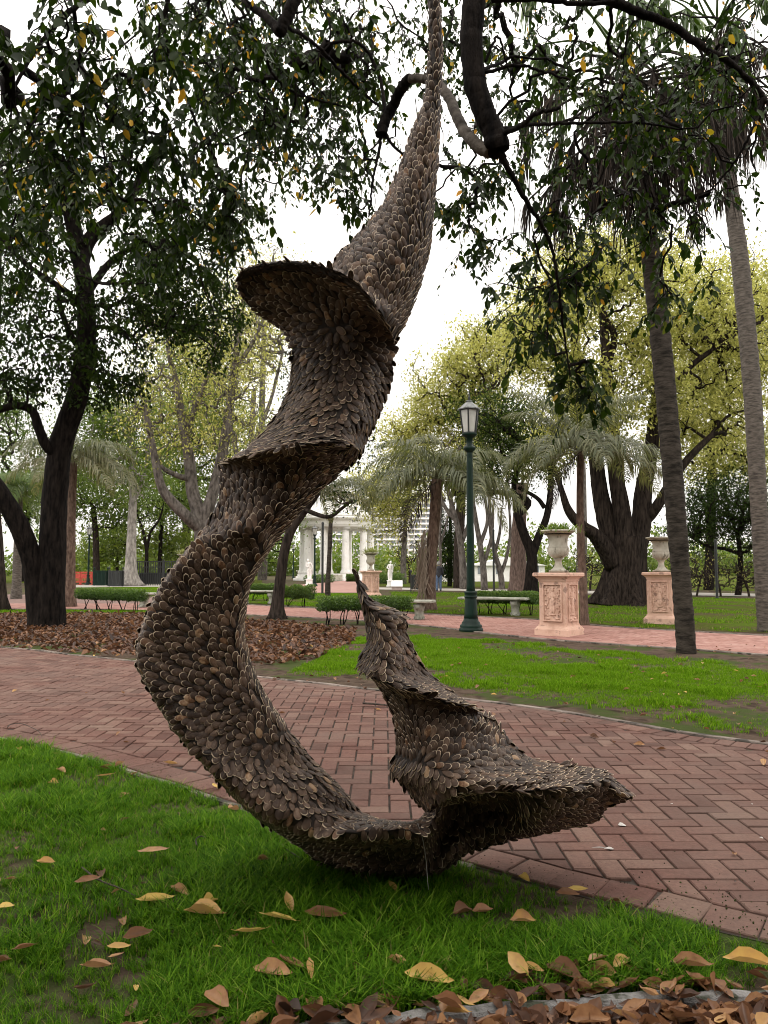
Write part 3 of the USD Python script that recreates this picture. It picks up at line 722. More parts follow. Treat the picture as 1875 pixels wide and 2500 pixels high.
for bx, by, br in bare:
    d = np.hypot(P[:, 0] - bx, (P[:, 1] - by) * .8) / (br * .6)
    dens *= np.clip(.08 + (d - .45) / .6, .08, 1)
P = P[rg.random(len(P)) < dens]
clump = turf_density(P, 9, .35, .65)
protos = [tuft(np.random.default_rng(100 + k), 12, .080, .030, .0023, 1.1) for k in range(7)]
sc = (0.45 + 0.85 * clump) * rg.uniform(.75, 1.2, len(P))
tag(instancer('/World/front_grass', protos, np.c_[P, np.zeros(len(P))], rg.random(len(P)) * 6.28, sc, rg.integers(0, 7, len(P)), grass_mat), 'lush green grass between the kerb and the near brick path', 'grass', kind='stuff')

mid_px = [(690, 1648), (780, 1606), (850, 1572), (890, 1548), (1010, 1549), (1160, 1562), (1300, 1572), (1650, 1606), (1880, 1632), (1880, 1800), (1700, 1778), (1500, 1742), (1300, 1708), (1150, 1688), (1000, 1660), (900, 1645), (800, 1652)]
mid = pxpoly(mid_px)
P = sample_poly(mid, 52000, rg)
f = meshkit.fbm(np.c_[P * .9, np.zeros(len(P))], 4, 17)
edge_d = shapely.distance(shapely.points(P), far_line)
dens = np.clip((f - .38) / .14, .05, 1) * np.clip((edge_d - .3) / 1.3, .04, 1)
P = P[rg.random(len(P)) < dens]
protos = [tuft(np.random.default_rng(200 + k), 9, .05, .04, .0028, .9) for k in range(6)]
tag(instancer('/World/middle_grass', protos, np.c_[P, np.zeros(len(P))], rg.random(len(P)) * 6.28, rg.uniform(.5, 1.2, len(P)) * (.7 + 1.1 * np.clip((meshkit.fbm(np.c_[P * 2.6, np.zeros(len(P))], 3, 41) - .5) / .25, 0, 1)), rg.integers(0, 6, len(P)), grass_far_mat), 'bright green lawn between the two brick paths', 'grass', kind='stuff')

lawns = [[(1000, 1494), (950, 1444), (1300, 1452), (1880, 1462), (1880, 1546), (1581, 1534), (1428, 1521), (1315, 1509)],
         [(560, 1448), (900, 1450), (1020, 1495), (870, 1486), (600, 1473)], [(150, 1436), (420, 1434), (420, 1454), (150, 1452)],
         [(-40, 1490), (340, 1492), (600, 1505), (600, 1513), (350, 1499), (-40, 1503)], [(-300, 1405), (640, 1405), (640, 1424), (-300, 1424)], [(900, 1407), (2200, 1407), (2200, 1447), (900, 1432)]]
fp = []
for k, pts in enumerate(lawns):
    sheet('lawn', pts, .004, turf)
    pg = pxpoly(pts)
    if k < 4: fp.append(sample_poly(pg, min(9000, int(pg.area * 160)), rg))
P = np.vstack(fp)
f = meshkit.fbm(np.c_[P * .5, np.zeros(len(P))], 4, 31)
P = P[rg.random(len(P)) < np.clip((f - .4) / .12, .03, 1)]
protos = [tuft(np.random.default_rng(300 + k), 8, .07, .09, .006, .9) for k in range(4)]
tag(instancer('/World/far_grass', protos, np.c_[P, np.full(len(P), .004)], rg.random(len(P)) * 6.28, rg.uniform(.6, 1.3, len(P)), rg.integers(0, 4, len(P)), grass_far_mat), 'patchy green grass beyond the far brick path', 'grass', kind='stuff')

# kerb at the very front
kerb_mat = look('weathered_kerb', (.13, .125, .12), (.3, .285, .27), 7, .9, 1.0, 45, spots=((.05, .055, .035), 12, .56))
kerb = thing('kerb', None, None, (0, 2.4, 0), kind='structure')
kl = LineString(K_line); s = 0.0
while s < kl.length:
    l = rngb.uniform(.28, .62); ss = np.linspace(s + .006, min(s + l - .006, kl.length), 9); s += l
    c = np.array([kl.interpolate(q).coords[0] for q in ss])
    t = np.gradient(c, axis=0); t /= np.linalg.norm(t, axis=1, keepdims=True); nn = np.stack([-t[:, 1], t[:, 0]], 1)
    w = .062
    rows = []
    for o, z in ((0, -.04), (.0, .020), (.008, .031), (w * .5, .036), (w - .01, .030), (w, .018), (w, -.04)):
        q = np.c_[c + nn * (o - w) , np.full(9, z)]
        q += (meshkit.fbm(q * 30 + 7, 3, 3)[:, None] - .5) * np.array([.018, .018, .022 if z > 0 else 0])
        rows.append(q)
    G = np.array(rows); mm, k = G.shape[:2]
    ii = np.arange(mm - 1)[:, None] * k; jj = np.arange(k - 1)[None]
    q = np.stack([ii + jj, ii + jj + 1, ii + k + jj + 1, ii + k + jj], -1).reshape(-1, 4)
    ends = np.array([[0, k, 2 * k, 3 * k], [3 * k, 4 * k, 5 * k, 6 * k], [0, 3 * k, 6 * k, 6 * k]])
    part(kerb, 'kerb_stone', G.reshape(-1, 3), [np.vstack([q, ends[:2], (ends[:2] + k - 1)[:, ::-1]])], kerb_mat)
# ---------------------------------------------------------------- trees and palms
def unit(v): return v / np.maximum(np.linalg.norm(v, axis=-1, keepdims=True), 1e-9)

def bark_tube(P, R, n=14, rough=.06, lobes=0, flare=0.0, seed=0, freq=3.0):
    """A trunk or limb with an uneven surface; lobes/flare make root ribs at its foot."""
    V, F = tube(P, R, n)
    m = len(P)
    R = np.broadcast_to(np.asarray(R, float), m)
    body = V[:m * n].reshape(m, n, 3)
    c = np.asarray(P)[:, None]
    d = body - c
    k = 1 + rough * 2 * (meshkit.fbm(body * freq / max(R.max(), .05) * .35 + seed, 3, seed) - .5)
    if lobes:
        z = body[..., 2] - body[0, :, 2].mean()
        ang = np.arctan2(d[..., 1], d[..., 0])
        k = k + flare * np.exp(-np.maximum(z, 0) / (R.max() * 1.1)) * (0.55 + .6 * np.cos(lobes * ang + seed + .8 * np.sin(2 * ang)))
    V[:m * n] = (c + d * k[..., None]).reshape(-1, 3)
    return V, F

def leaf_verts(base, dirs, nrm, L, W, kind='oval'):
    d = unit(dirs); s = unit(np.cross(d, nrm)); u = np.cross(s, d)
    if kind == 'oval':
        T = np.array([[0, 0, 0], [.3, -.5, .03], [.3, .5, .03], [.42, 0, -.06], [.72, -.36, -.02], [.72, .36, -.02], [1.03, 0, -.12]])
        F = np.array([[0, 3, 1, 0], [0, 2, 3, 0], [1, 3, 4, 1], [3, 2, 5, 3], [3, 6, 4, 3], [3, 5, 6, 3]])[:, :3]
    else:
        T = np.array([[0, 0, 0], [.45, -.5, .05], [1, 0, -.05], [.45, .5, .05]]); F = np.array([[0, 1, 2, 3]])
    L = np.asarray(L)[:, None, None]; W = np.asarray(W)[:, None, None]
    V = base[:, None] + T[None, :, 0:1] * d[:, None] * L + T[None, :, 1:2] * s[:, None] * W + T[None, :, 2:3] * u[:, None] * L
    return V, F

def leaves_of(V, F, tint):
    n, k = V.shape[:2]
    return V.reshape(-1, 3), (F[None] + (np.arange(n) * k)[:, None, None]).reshape(-1, F.shape[1]), {'tint': np.repeat(tint, k)}

def grow(nodes, targets, bal=.35, start=0.0):
    """Joins targets to the nodes by short, forking branches. Returns points and parents (nodes first)."""
    P = np.vstack([nodes, targets]); k = len(nodes); n = len(P)
    par = np.full(n, -1); plen = np.zeros(n); plen[:k] = start
    D = np.linalg.norm(targets[:, None] - nodes[None], axis=2) + bal * plen[None, :k]
    best, bi = D.min(1), D.argmin(1)
    done = np.zeros(len(targets), bool)
    for _ in range(len(targets)):
        b = np.where(done, np.inf, best); j = int(b.argmin())
        done[j] = True; par[k + j] = bi[j]
        plen[k + j] = plen[bi[j]] + np.linalg.norm(targets[j] - P[bi[j]])
        d = np.linalg.norm(targets - targets[j], axis=1) + bal * plen[k + j]
        imp = d < best; best[imp] = d[imp]; bi[imp] = k + j
    return P, par

def twig_mesh(P, par, k, r_tip, expo, rng, sides=5, wob=.08, rmax=None):
    n = len(P); cnt = np.ones(n)
    kids = [[] for _ in range(n)]
    for j in range(k, n): kids[par[j]].append(j)
    order = []; st = [i for i in range(k)]
    while st:
        a = st.pop(); order.append(a); st += kids[a]
    for a in reversed(order):
        if a >= k and par[a] >= 0: cnt[par[a]] += cnt[a]
    rad = r_tip * cnt ** expo
    if rmax is not None: rad = np.minimum(rad, rmax)
    mb = MB(); starts = []
    for a in range(k): starts += [(a, c) for c in kids[a]]
    while starts:
        a, c = starts.pop()
        ch = [a, c]
        while kids[c]:
            ks = sorted(kids[c], key=lambda q: -cnt[q])
            starts += [(c, q) for q in ks[1:]]
            c = ks[0]; ch.append(c)
        pts = P[ch].copy()
        L = np.linalg.norm(np.diff(pts, axis=0), axis=1).mean()
        S = spline(pts, 4); S[1:-1] += rng.normal(0, wob * L, (len(S) - 2, 3))
        r = rad[ch].copy(); r[0] = r[1] * 1.08
        rr = np.interp(np.linspace(0, len(r) - 1, len(S)), np.arange(len(r)), r)
        rr[-1] *= .5
        mb.add(*tube(S, rr, sides if rr[0] > .02 else 4, cap=False))
    return mb, cnt

bark_dark = look('dark_bark', (.004, .0033, .003), (.022, .017, .014), 5, .95, 1.0, 14, stretch=(3, 3, .7), bdist=.05, spec=.06)
bark_brown = look('brown_bark', (.014, .011, .009), (.06, .045, .036), 5, .95, 1.0, 16, stretch=(3, 3, .6), bdist=.05, spec=.08)
bark_grey = look('grey_bark', (.05, .043, .037), (.17, .148, .13), 4, .9, .9, 18, stretch=(2, 2, .8), bdist=.03, spec=.1)
bark_pale = look('pale_bark', (.14, .125, .11), (.34, .31, .275), 3, .9, .7, 14, stretch=(2, 2, .8), bdist=.03)
bough_bark = look('bough_bark', (.035, .029, .024), (.12, .102, .085), 9, .95, .8, 30, stretch=(1, 1, 1), bdist=.02, spec=.06)
leaf_dark = tinted('dark_leaf', [(0, (.005, .009, .002)), (.5, (.015, .026, .004)), (1, (.042, .062, .011))], .6, .08, .24, (1.0, 1.3, .4))
leaf_mid = tinted('green_leaf', [(0, (.035, .055, .013)), (.5, (.085, .125, .026)), (1, (.19, .22, .05))], .5, .3, .45, (1.1, 1.25, .5))
leaf_lime = tinted('young_leaf', [(0, (.055, .062, .013)), (.3, (.20, .21, .048)), (.65, (.46, .45, .13)), (1, (.62, .59, .22))], .5, .15, .5, (1.05, 1.05, .85))

def blob(u, v, d, ru, rv, rd, n, rng, hollow=.0):
    """Points filling an uneven ellipsoid seen at (u, v)."""
    c = at(u, v, d); s = d / FPX
    q = rng.normal(0, 1, (n, 3)); q = unit(q) * (rng.random((n, 1)) * (1 - hollow) + hollow) ** (1 / 2.4)
    q *= 1 + .45 * (meshkit.noise(unit(q) * 2.3 + u * .1, 4)[:, None] - .5)
    return c + q * np.array([ru * s, rd, rv * s])

def crown_leaves(T, anchors, per, spread, L, mat, rng, name='foliage', wl=.5, droop=.3, kind='rhomb', tshift=0.0, flat=.5):
    n = len(anchors) * per
    B = np.repeat(anchors, per, 0) + rng.normal(0, 1, (n, 3)) * np.array([spread, spread, spread * .75])
    d = rng.normal(0, 1, (n, 3)) + np.array([0, 0, -droop * 2])
    nr = rng.normal(0, flat, (n, 3)) + np.array([0, 0, 1.0])
    ll = L * rng.uniform(.65, 1.25, n)
    V, F = leaf_verts(B, d, nr, ll, ll * wl, kind)
    t = np.clip(.5 + .55 * (meshkit.fbm(B * (1.2 / max(spread, .15)) * .35, 3, 6) - .5) * 2 * .6 + rng.normal(0, .16, n) + tshift, 0, 1)
    v, f, a = leaves_of(V, F, t)
    return part(T, name, v, f, mat, False, a)

def tree(name, label, limbs, blobs, bark, leafmat, per=40, spread=.35, L=.1, tip=.012, expo=.5, bal=.35, seed=1, group=None, cat='tree', sides=14, lobes=0, flare=0.0, rough=.06, wl=.5, droop=.3, tshift=0.0, rmax=None, node_from=.45, wob=.08, hollow=0.0, inner=1.0):
    rng = np.random.default_rng(seed)
    b0 = at(*limbs[0][0][0]); T = thing(name, label, cat, (b0[0], b0[1], 0), group)
    nodes = []
    for n, lb in enumerate(limbs):
        pts, r0, r1 = lb[:3]
        P = spline([at(*p) for p in pts], 5)
        if n == 0: P[0, 2] = min(P[0, 2], -.05)
        d = np.mean([p[2] for p in pts]); r = np.linspace(r0, r1, len(P)) * d / FPX
        if n == 0 and flare: r = r * (1 + .35 * flare * np.exp(-np.arange(len(P)) * 3.5 / len(P)))
        V, F = bark_tube(P, r, sides if n == 0 else max(8, sides - 4), rough, lobes if n == 0 else 0, flare, seed + n)
        part(T, 'trunk' if n == 0 else 'limb', V, F, bark, True)
        nodes.append(P[int(len(P) * (node_from if n == 0 else .3)):])
    nodes = np.vstack(nodes)
    tg = np.vstack([blob(*b, rng, hollow) for b in blobs]) if blobs else np.zeros((0, 3))
    tg = tg[tg[:, 2] > .35] if len(tg) else tg
    if len(tg):
        P, par = grow(nodes, tg, bal)
        mb, cnt = twig_mesh(P, par, len(nodes), tip, expo, rng, 5, wob, rmax)
        part(T, 'branches', mb.V, mb.F, bark, True, kind='stuff')
        if per:
            an = P[len(nodes):]; c = cnt[len(nodes):]
            an = an[(c < 9) | (rng.random(len(an)) < .3 * inner)]
            crown_leaves(T, an, per, spread, L, leafmat, rng, 'crown', wl, droop, tshift=tshift)
    return T

# ---- palms
palm_bark = look('ringed_palm_bark', (.045, .038, .031), (.15, .128, .106), 7, .95, .9, 22, stretch=(1, 1, 4), bdist=.03)
palm_bark_dark = look('dark_palm_bark', (.016, .0135, .0105), (.068, .056, .045), 6, .95, .9, 22, stretch=(1, 1, 4), bdist=.03, spec=.1)
palm_brown = look('fibrous_palm_bark', (.07, .042, .03), (.2, .135, .1), 8, .95, 1.0, 20, stretch=(2, 2, .7), bdist=.05)
frond_mat = tinted('palm_frond', [(0, (.03, .04, .016)), (.5, (.085, .095, .042)), (1, (.21, .2, .11))], .5, .35, .3, (1.1, 1.15, .6))
frond_green = tinted('green_palm_frond', [(0, (.03, .055, .012)), (.5, (.07, .12, .024)), (1, (.16, .19, .05))], .5, .35, .3, (1.1, 1.15, .6))
dead_frond = tinted('dead_palm_frond', [(0, (.006, .005, .004)), (.5, (.026, .020, .016)), (1, (.11, .085, .065))], .85, .1, .12)

def feather(c, az, el, L, droop, rng, hang=.75, n=64, lf=.3, wid=.014):
    """A feather leaf: an arching rib with hanging leaflets."""
    m = 14; t = np.linspace(0, 1, m); a = el - droop * t ** 1.2
    st = np.stack([np.cos(a) * math.cos(az), np.cos(a) * math.sin(az), np.sin(a)], 1) * L / (m - 1)
    R = c + np.vstack([np.zeros(3), np.cumsum(st[1:], 0)])
    mb = MB(); mb.add(*tube(R, np.linspace(.022, .004, m) * L / 3, 4, False), .7)
    ts = np.linspace(.13, .99, n); ts = np.clip(np.repeat(ts, 2) + rng.normal(0, .006, 2 * n), .1, 1)
    side = np.tile([1., -1.], n)
    B = np.stack([np.interp(ts, t, R[:, k]) for k in range(3)], 1)
    Tn = unit(np.stack([np.interp(ts, t, st[:, k]) for k in range(3)], 1))
    sv = np.cross(Tn, [0, 0, 1.0]); sv = unit(sv) * side[:, None]
    l = L * lf * np.sin(math.pi * np.clip(.16 + .8 * ts, 0, 1)) * rng.uniform(.75, 1.15, 2 * n)
    d0 = unit(sv * 1.0 + Tn * .75 + np.array([0, 0, .15]) + rng.normal(0, .18, (2 * n, 3)))
    d1 = unit(d0 * (1 - hang) + np.array([0, 0, -1.0]) * hang + Tn * .15)
    w = np.cross(d0, Tn); w = unit(np.cross(d0, unit(np.cross(d0, Tn)))) * wid * L / 3
    p1 = B + d0 * l[:, None] * .42; p2 = p1 + unit(d0 * .45 + d1) * l[:, None] * .33; p3 = p2 + d1 * l[:, None] * .3
    V = np.stack([B - w * .5, B + w * .5, p1 - w, p1 + w, p2 - w * .75, p2 + w * .75, p3], 1)
    q = np.array([[0, 1, 3, 2], [2, 3, 5, 4]]); tr = np.array([[4, 5, 6]]); o = (np.arange(2 * n) * 7)[:, None, None]
    mb.add(V.reshape(-1, 3), [(q[None] + o).reshape(-1, 4), (tr[None] + o).reshape(-1, 3)], np.repeat(np.clip(rng.normal(.5, .2, 2 * n), 0, 1), 7))
    return mb

def palm(name, label, pts, r0, r1, specs, bark, fmat, seed, n=64, lf=.3, hang=.75, wid=.014, group=None, crown=None):
    """specs: (turn in degrees, rise in degrees, length, droop in degrees, dead) per frond."""
    rng = np.random.default_rng(seed)
    b0 = at(*pts[0]); T = thing(name, label, 'palm', (b0[0], b0[1], 0), group)
    P = spline([at(*p) for p in pts], 6); P[0, 2] = -.05
    d = pts[0][2]; r = np.linspace(r0, r1, len(P)) * d / FPX; r[0] *= 1.25; r[1] *= 1.1
    part(T, 'trunk', *bark_tube(P, r, 14, .05, seed=seed, freq=5), bark, True)
    top_ = P[-1] if crown is None else at(*crown)
    for az, el, L, dr, dead in specs:
        f = feather(top_ + rng.normal(0, .05, 3), math.radians(az + rng.normal(0, 6)), math.radians(el), L, math.radians(dr), rng, hang if not dead else .92, n, lf, wid)
        part(T, 'frond', f.V, f.F, dead_frond if dead == 1 else fmat, False, {'tint': np.clip(f.A + (.25 if dead == 2 else 0), 0, 1)})
    return T

def fan(c, out, down, R, rng, n=34, wid=.011):
    """A dead fan leaf: a bent stalk and a bundle of hanging blades."""
    mb = MB(); p = spline([c, c + out * .55 + np.array([0, 0, .12 * np.linalg.norm(out)]), c + out + np.array([0, 0, -down * .3])], 5)
    mb.add(*tube(p, np.linspace(.03, .016, len(p)), 4, False), .5)
    e = p[-1]; d = unit(p[-1] - p[-2])
    for k in range(n):
        a = (k / (n - 1) - .5) * 2.6 + rng.normal(0, .1)
        s = unit(np.cross(d, [0, 0, 1.0]))
        v = unit(d * math.cos(a) * .55 + s * math.sin(a) * .8 + np.array([0, 0, -1.0]) * rng.uniform(.5, 1.3))
        l = R * rng.uniform(.6, 1.1); v2 = unit(v * .25 + np.array([0, 0, -1.0]) + rng.normal(0, .12, 3))
        w = unit(np.cross(v, rng.normal(0, 1, 3))) * wid
        q = [e, e + v * l * .4, e + v * l * .4 + v2 * l * .35, e + v * l * .4 + v2 * l * .6]
        mb.add(np.array([q[0] - w * .4, q[0] + w * .4, q[1] - w, q[1] + w, q[2] - w * .6, q[2] + w * .6, q[3]]), [np.array([[0, 1, 3, 2], [2, 3, 5, 4]]), np.array([[4, 5, 6]])], float(np.clip(rng.normal(.45, .22), 0, 1)))
    return mb

def fan_palm(name, label, pts, radii, crown_uvd, bark, seed, nd, ng, reach=(.5, 1.7)):
    rng = np.random.default_rng(seed)
    b0 = at(*pts[0]); T = thing(name, label, 'palm', (b0[0], b0[1], 0))
    P = spline([at(*p) for p in pts], 8); P[0, 2] = -.05
    r = np.interp(np.linspace(0, 1, len(P)), np.linspace(0, 1, len(radii)), radii) * pts[0][2] / FPX
    # ring scars of old leaves
    P2 = np.stack([np.interp(np.linspace(0, 1, 130), np.linspace(0, 1, len(P)), P[:, k]) for k in range(3)], 1)
    r2 = np.interp(np.linspace(0, 1, 130), np.linspace(0, 1, len(P)), r) * (1 + .035 * np.sign(np.sin(np.arange(130) * 2.1)) * np.abs(np.sin(np.arange(130) * 2.1)) ** .5)
    part(T, 'trunk', *bark_tube(P2, r2, 16, .05, seed=seed, freq=4), bark, True)
    c = at(*crown_uvd)
    for k in range(nd):
        az = rng.random() * 6.283; h = rng.uniform(-1.4, .4); rc = rng.uniform(*reach)
        f = fan(c + np.array([0, 0, h]), np.array([math.cos(az), math.sin(az), rng.uniform(-.5, .15)]) * rc, rng.uniform(.3, 1.2), rng.uniform(.55, 1.15), rng)
        part(T, 'dead_leaf', f.V, f.F, dead_frond, False, {'tint': f.A})
    for k in range(ng):
        az = rng.random() * 6.283; rc = rng.uniform(1.0, 1.8)
        f = fan(c + np.array([0, 0, rng.uniform(.2, .8)]), np.array([math.cos(az), math.sin(az), rng.uniform(.0, .9)]) * rc, .1, rng.uniform(.8, 1.1), rng, 34, .022)
        part(T, 'leaf', f.V, f.F, frond_green, False, {'tint': f.A * .7})
    return T

# --- left: the dark tree with the forked foot
LT = 17.8
tree('dark_tree', 'large dark tree with a forked foot in the leaf bed at left',
     [([(118, 1540, LT), (122, 1440, LT), (128, 1330, LT), (135, 1200, LT), (150, 1080, LT - .1), (185, 980, LT - .2), (205, 880, LT - .2), (212, 780, LT - .2), (205, 690, LT - .2), (195, 620, LT - .1)], 34, 19),
      ([(95, 1540, LT - .1), (88, 1440, LT - .1), (78, 1370, LT - .2), (50, 1290, LT - .4), (10, 1220, LT - .6), (-40, 1150, LT - .8)], 26, 22),
      ([(150, 1110, LT - .1), (118, 1095, LT - .3), (96, 1050, LT - .5), (80, 1005, LT - .6), (40, 990, LT - .8), (-30, 1010, LT - 1)], 14, 8),
      ([(195, 640, LT), (180, 560, LT - .2), (160, 500, LT - .4), (120, 440, LT - .8), (95, 380, LT - 1.2)], 22, 9), ([(195, 650, LT), (215, 590, LT), (255, 550, LT), (290, 520, LT), (335, 455, LT), (380, 380, LT)], 20, 8),
      ([(200, 600, LT - .2), (185, 540, LT + .2), (178, 470, LT + .4), (150, 380, LT + .4)], 12, 7), ([(205, 760, LT), (170, 720, LT - .5), (130, 690, LT - 1), (70, 650, LT - 1.3), (10, 590, LT - 1.5)], 10, 5), ([(210, 720, LT), (270, 640, LT + .4), (340, 600, LT + .6), (420, 600, LT + .6)], 10, 5), ([(212, 860, LT), (180, 830, LT - .5), (150, 760, LT - .8), (140, 690, LT - 1)], 9, 5)],
     [(90, 420, LT - 1, 150, 130, 2, 70), (300, 400, LT, 150, 140, 2, 70), (80, 640, LT - 1, 120, 120, 1.6, 45), (420, 620, LT, 150, 130, 2, 110), (340, 760, LT - .5, 160, 140, 1.8, 110), (120, 820, LT - .8, 130, 130, 1.4, 70), (500, 760, LT + .5, 120, 120, 1.6, 60), (250, 930, LT - .5, 110, 70, 1.2, 40), (60, 930, LT - 1, 90, 60, 1, 20), (560, 560, LT, 80, 110, 1.4, 30)],
     bark_dark, leaf_dark, per=34, spread=.16, L=.125, tip=.012, expo=.42, seed=3, sides=18, lobes=5, flare=.25, rough=.1, wl=.55, droop=.6)

# --- the slim tree behind the sculpture
tree('slim_tree', 'slim dark tree standing just behind the sculpture, at the path edge',
     [([(676, 1512, 20.8), (678, 1470, 20.8), (684, 1420, 20.8), (692, 1360, 20.8), (708, 1300, 20.8), (740, 1250, 20.8), (775, 1200, 20.6)], 13, 10), ([(775, 1200, 20.6), (760, 1120, 20.5), (740, 1020, 20.5), (745, 900, 20.5)], 10, 6), ([(775, 1200, 20.6), (820, 1140, 20.3), (850, 1080, 20.0)], 7, 4), ([(745, 1245, 20.7), (800, 1262, 20.5), (836, 1240, 20.4), (860, 1222, 20.3)], 6, 3)],
     [(760, 900, 20.5, 90, 130, 1.2, 60), (850, 1080, 20, 60, 70, .8, 24), (840, 1215, 20.3, 40, 22, .4, 8)], bark_brown, leaf_dark, per=30, spread=.25, L=.09, seed=5, lobes=4, flare=.9, sides=16)

# --- grey leafless limbs behind the sculpture
GD = 33.0
tree('grey_tree', 'grey many-limbed tree with thin young leaves, left behind the sculpture',
     [([(500, 1455, GD), (497, 1380, GD), (495, 1320, GD), (490, 1270, GD), (470, 1200, GD), (462, 1120, GD), (445, 1030, GD), (430, 930, GD)], 24, 9),
      ([(490, 1290, GD), (455, 1260, GD - .5), (420, 1225, GD - .8), (395, 1190, GD - 1), (380, 1130, GD - 1.2), (365, 1050, GD - 1.4), (350, 980, GD - 1.5)], 17, 6), ([(465, 1170, GD), (430, 1160, GD - .6), (395, 1140, GD - .8), (375, 1105, GD - 1)], 8, 4), ([(490, 1280, GD), (515, 1220, GD), (540, 1120, GD + .3), (560, 1000, GD + .5), (575, 880, GD + .5), (590, 760, GD + .6)], 17, 7), ([(450, 1060, GD), (490, 960, GD), (520, 870, GD), (530, 780, GD)], 8, 4), ([(430, 930, GD), (410, 850, GD - .4), (420, 770, GD - .4)], 7, 3), ([(575, 900, GD + .5), (620, 830, GD + .4), (660, 740, GD + .4)], 7, 3)],
     [(420, 850, GD, 130, 170, 3, 210), (560, 800, GD, 130, 200, 3, 210), (380, 1020, GD - 1, 90, 130, 2.5, 120), (520, 1020, GD, 120, 120, 2.5, 120), (660, 700, GD, 80, 120, 2, 40), (610, 930, GD, 60, 120, 2, 40)], bark_grey, leaf_lime, per=15, spread=.42, L=.14, tip=.013, expo=.46, seed=8, lobes=5, flare=.4, wob=.12)
# --- trees further back, left of the sculpture
BT = 'trees in the far left of the park'
tree('background_tree', 'pale thick-trunked tree beside the black railings at left',
     [([(318, 1428, 62), (319, 1400, 62), (320, 1350, 62), (322, 1280, 62), (325, 1200, 62), (322, 1120, 62)], 13, 8), ([(322, 1230, 62), (345, 1180, 62), (360, 1120, 62)], 7, 4)], [(300, 1120, 62, 120, 110, 4, 90), (360, 1010, 62, 110, 90, 4, 60), (240, 1030, 62, 90, 100, 4, 60)], bark_pale, leaf_mid, per=71, spread=0.88, L=0.30, tip=.03, seed=21, lobes=5, flare=1.2, sides=18, rmax=.25)
tree('background_tree', 'thin dark forked tree behind the black railings',
     [([(356, 1418, 70), (357, 1380, 70), (358, 1345, 70), (350, 1300, 70), (340, 1270, 70)], 5.5, 3), ([(358, 1345, 70), (368, 1300, 70), (388, 1270, 70), (398, 1240, 70)], 4, 2)], [(350, 1240, 70, 60, 50, 3, 50)], bark_dark, leaf_mid, per=16, spread=.7, L=.24, tip=.02, seed=22)
tree('background_tree', 'second dark trunk behind the railings, near the urn',
     [([(392, 1418, 76), (391, 1370, 76), (393, 1300, 76), (398, 1250, 76)], 6, 4)], [(420, 1220, 76, 80, 70, 4, 70)], bark_dark, leaf_mid, per=61, spread=0.88, L=0.33, tip=.02, seed=23)
tree('background_tree', 'dark-trunked tree right beside the far left lamp post',
     [([(236, 1420, 72), (235, 1370, 72), (233, 1300, 72), (228, 1240, 72)], 9, 6)], [(200, 1190, 72, 110, 80, 4, 80), (270, 1240, 72, 50, 60, 3, 40)], bark_brown, leaf_mid, per=65, spread=0.88, L=0.33, tip=.02, seed=24)
tree('background_tree', 'leafy tree filling the gap behind the large dark tree',
     [([(60, 1412, 84), (62, 1340, 84), (70, 1240, 84)], 10, 6)], [(60, 1190, 84, 140, 110, 5, 110), (10, 1020, 84, 90, 90, 5, 60)], bark_dark, leaf_mid, per=65, spread=1.10, L=0.38, tip=.03, seed=25, tshift=-.2)
tree('background_tree', 'tall green tree rising behind the grey tree',
     [([(450, 1412, 88), (455, 1300, 88), (460, 1150, 88), (470, 1000, 88)], 12, 7)], [(400, 1150, 88, 110, 100, 6, 90), (530, 1050, 88, 120, 140, 6, 110), (470, 900, 88, 110, 120, 6, 80), (600, 1200, 88, 70, 80, 5, 50)], bark_brown, leaf_mid, per=95, spread=1.21, L=0.40, tip=.03, seed=26, tshift=.15)
tree('background_tree', 'pale green treetop above the left flange of the sculpture',
     [([(640, 1412, 95), (645, 1250, 95), (640, 1000, 95), (645, 800, 95)], 12, 6)], [(650, 720, 95, 120, 110, 7, 110), (600, 850, 95, 110, 110, 7, 80)], bark_grey, leaf_lime, per=40, spread=1.0, L=.3, tip=.035, seed=27)
tree('background_tree', 'low pale-leaved tree between the pale trunk and the railings',
     [([(285, 1420, 80), (286, 1380, 80), (288, 1320, 80)], 5, 3)], [(275, 1330, 80, 60, 50, 4, 70), (420, 1330, 80, 50, 50, 4, 50)], bark_brown, leaf_mid, per=65, spread=0.99, L=0.38, tip=.02, seed=28, tshift=.3)
tree('background_tree', 'bare-branched tree between the sculpture and the rotunda',
     [([(690, 1416, 80), (692, 1370, 80), (700, 1310, 80)], 7, 4)], [(690, 1260, 80, 60, 60, 4, 60), (650, 1340, 80, 40, 40, 3, 30)], bark_dark, leaf_mid, per=20, spread=.8, L=.28, tip=.025, seed=29)
tree('background_tree', 'dark conifer-like tree in the upper left corner behind the dark tree',
     [([(-30, 1470, 38), (-25, 1200, 38), (-10, 900, 38), (0, 500, 38)], 14, 6)], [(10, 420, 38, 90, 150, 2.5, 110), (60, 580, 38, 60, 80, 2, 50), (0, 700, 38, 60, 80, 2, 40)], bark_dark, leaf_dark, per=60, spread=.4, L=.14, tip=.02, seed=30)
tree('edge_tree', 'brown trunk cut by the left border of the view',
     [([(-3, 1480, 25), (-6, 1380, 25), (-14, 1250, 25), (-30, 1100, 25)], 17, 12)], [(-60, 900, 25, 80, 100, 2, 40)], bark_brown, leaf_dark, per=30, spread=.4, L=.12, seed=31, lobes=4, flare=.6)

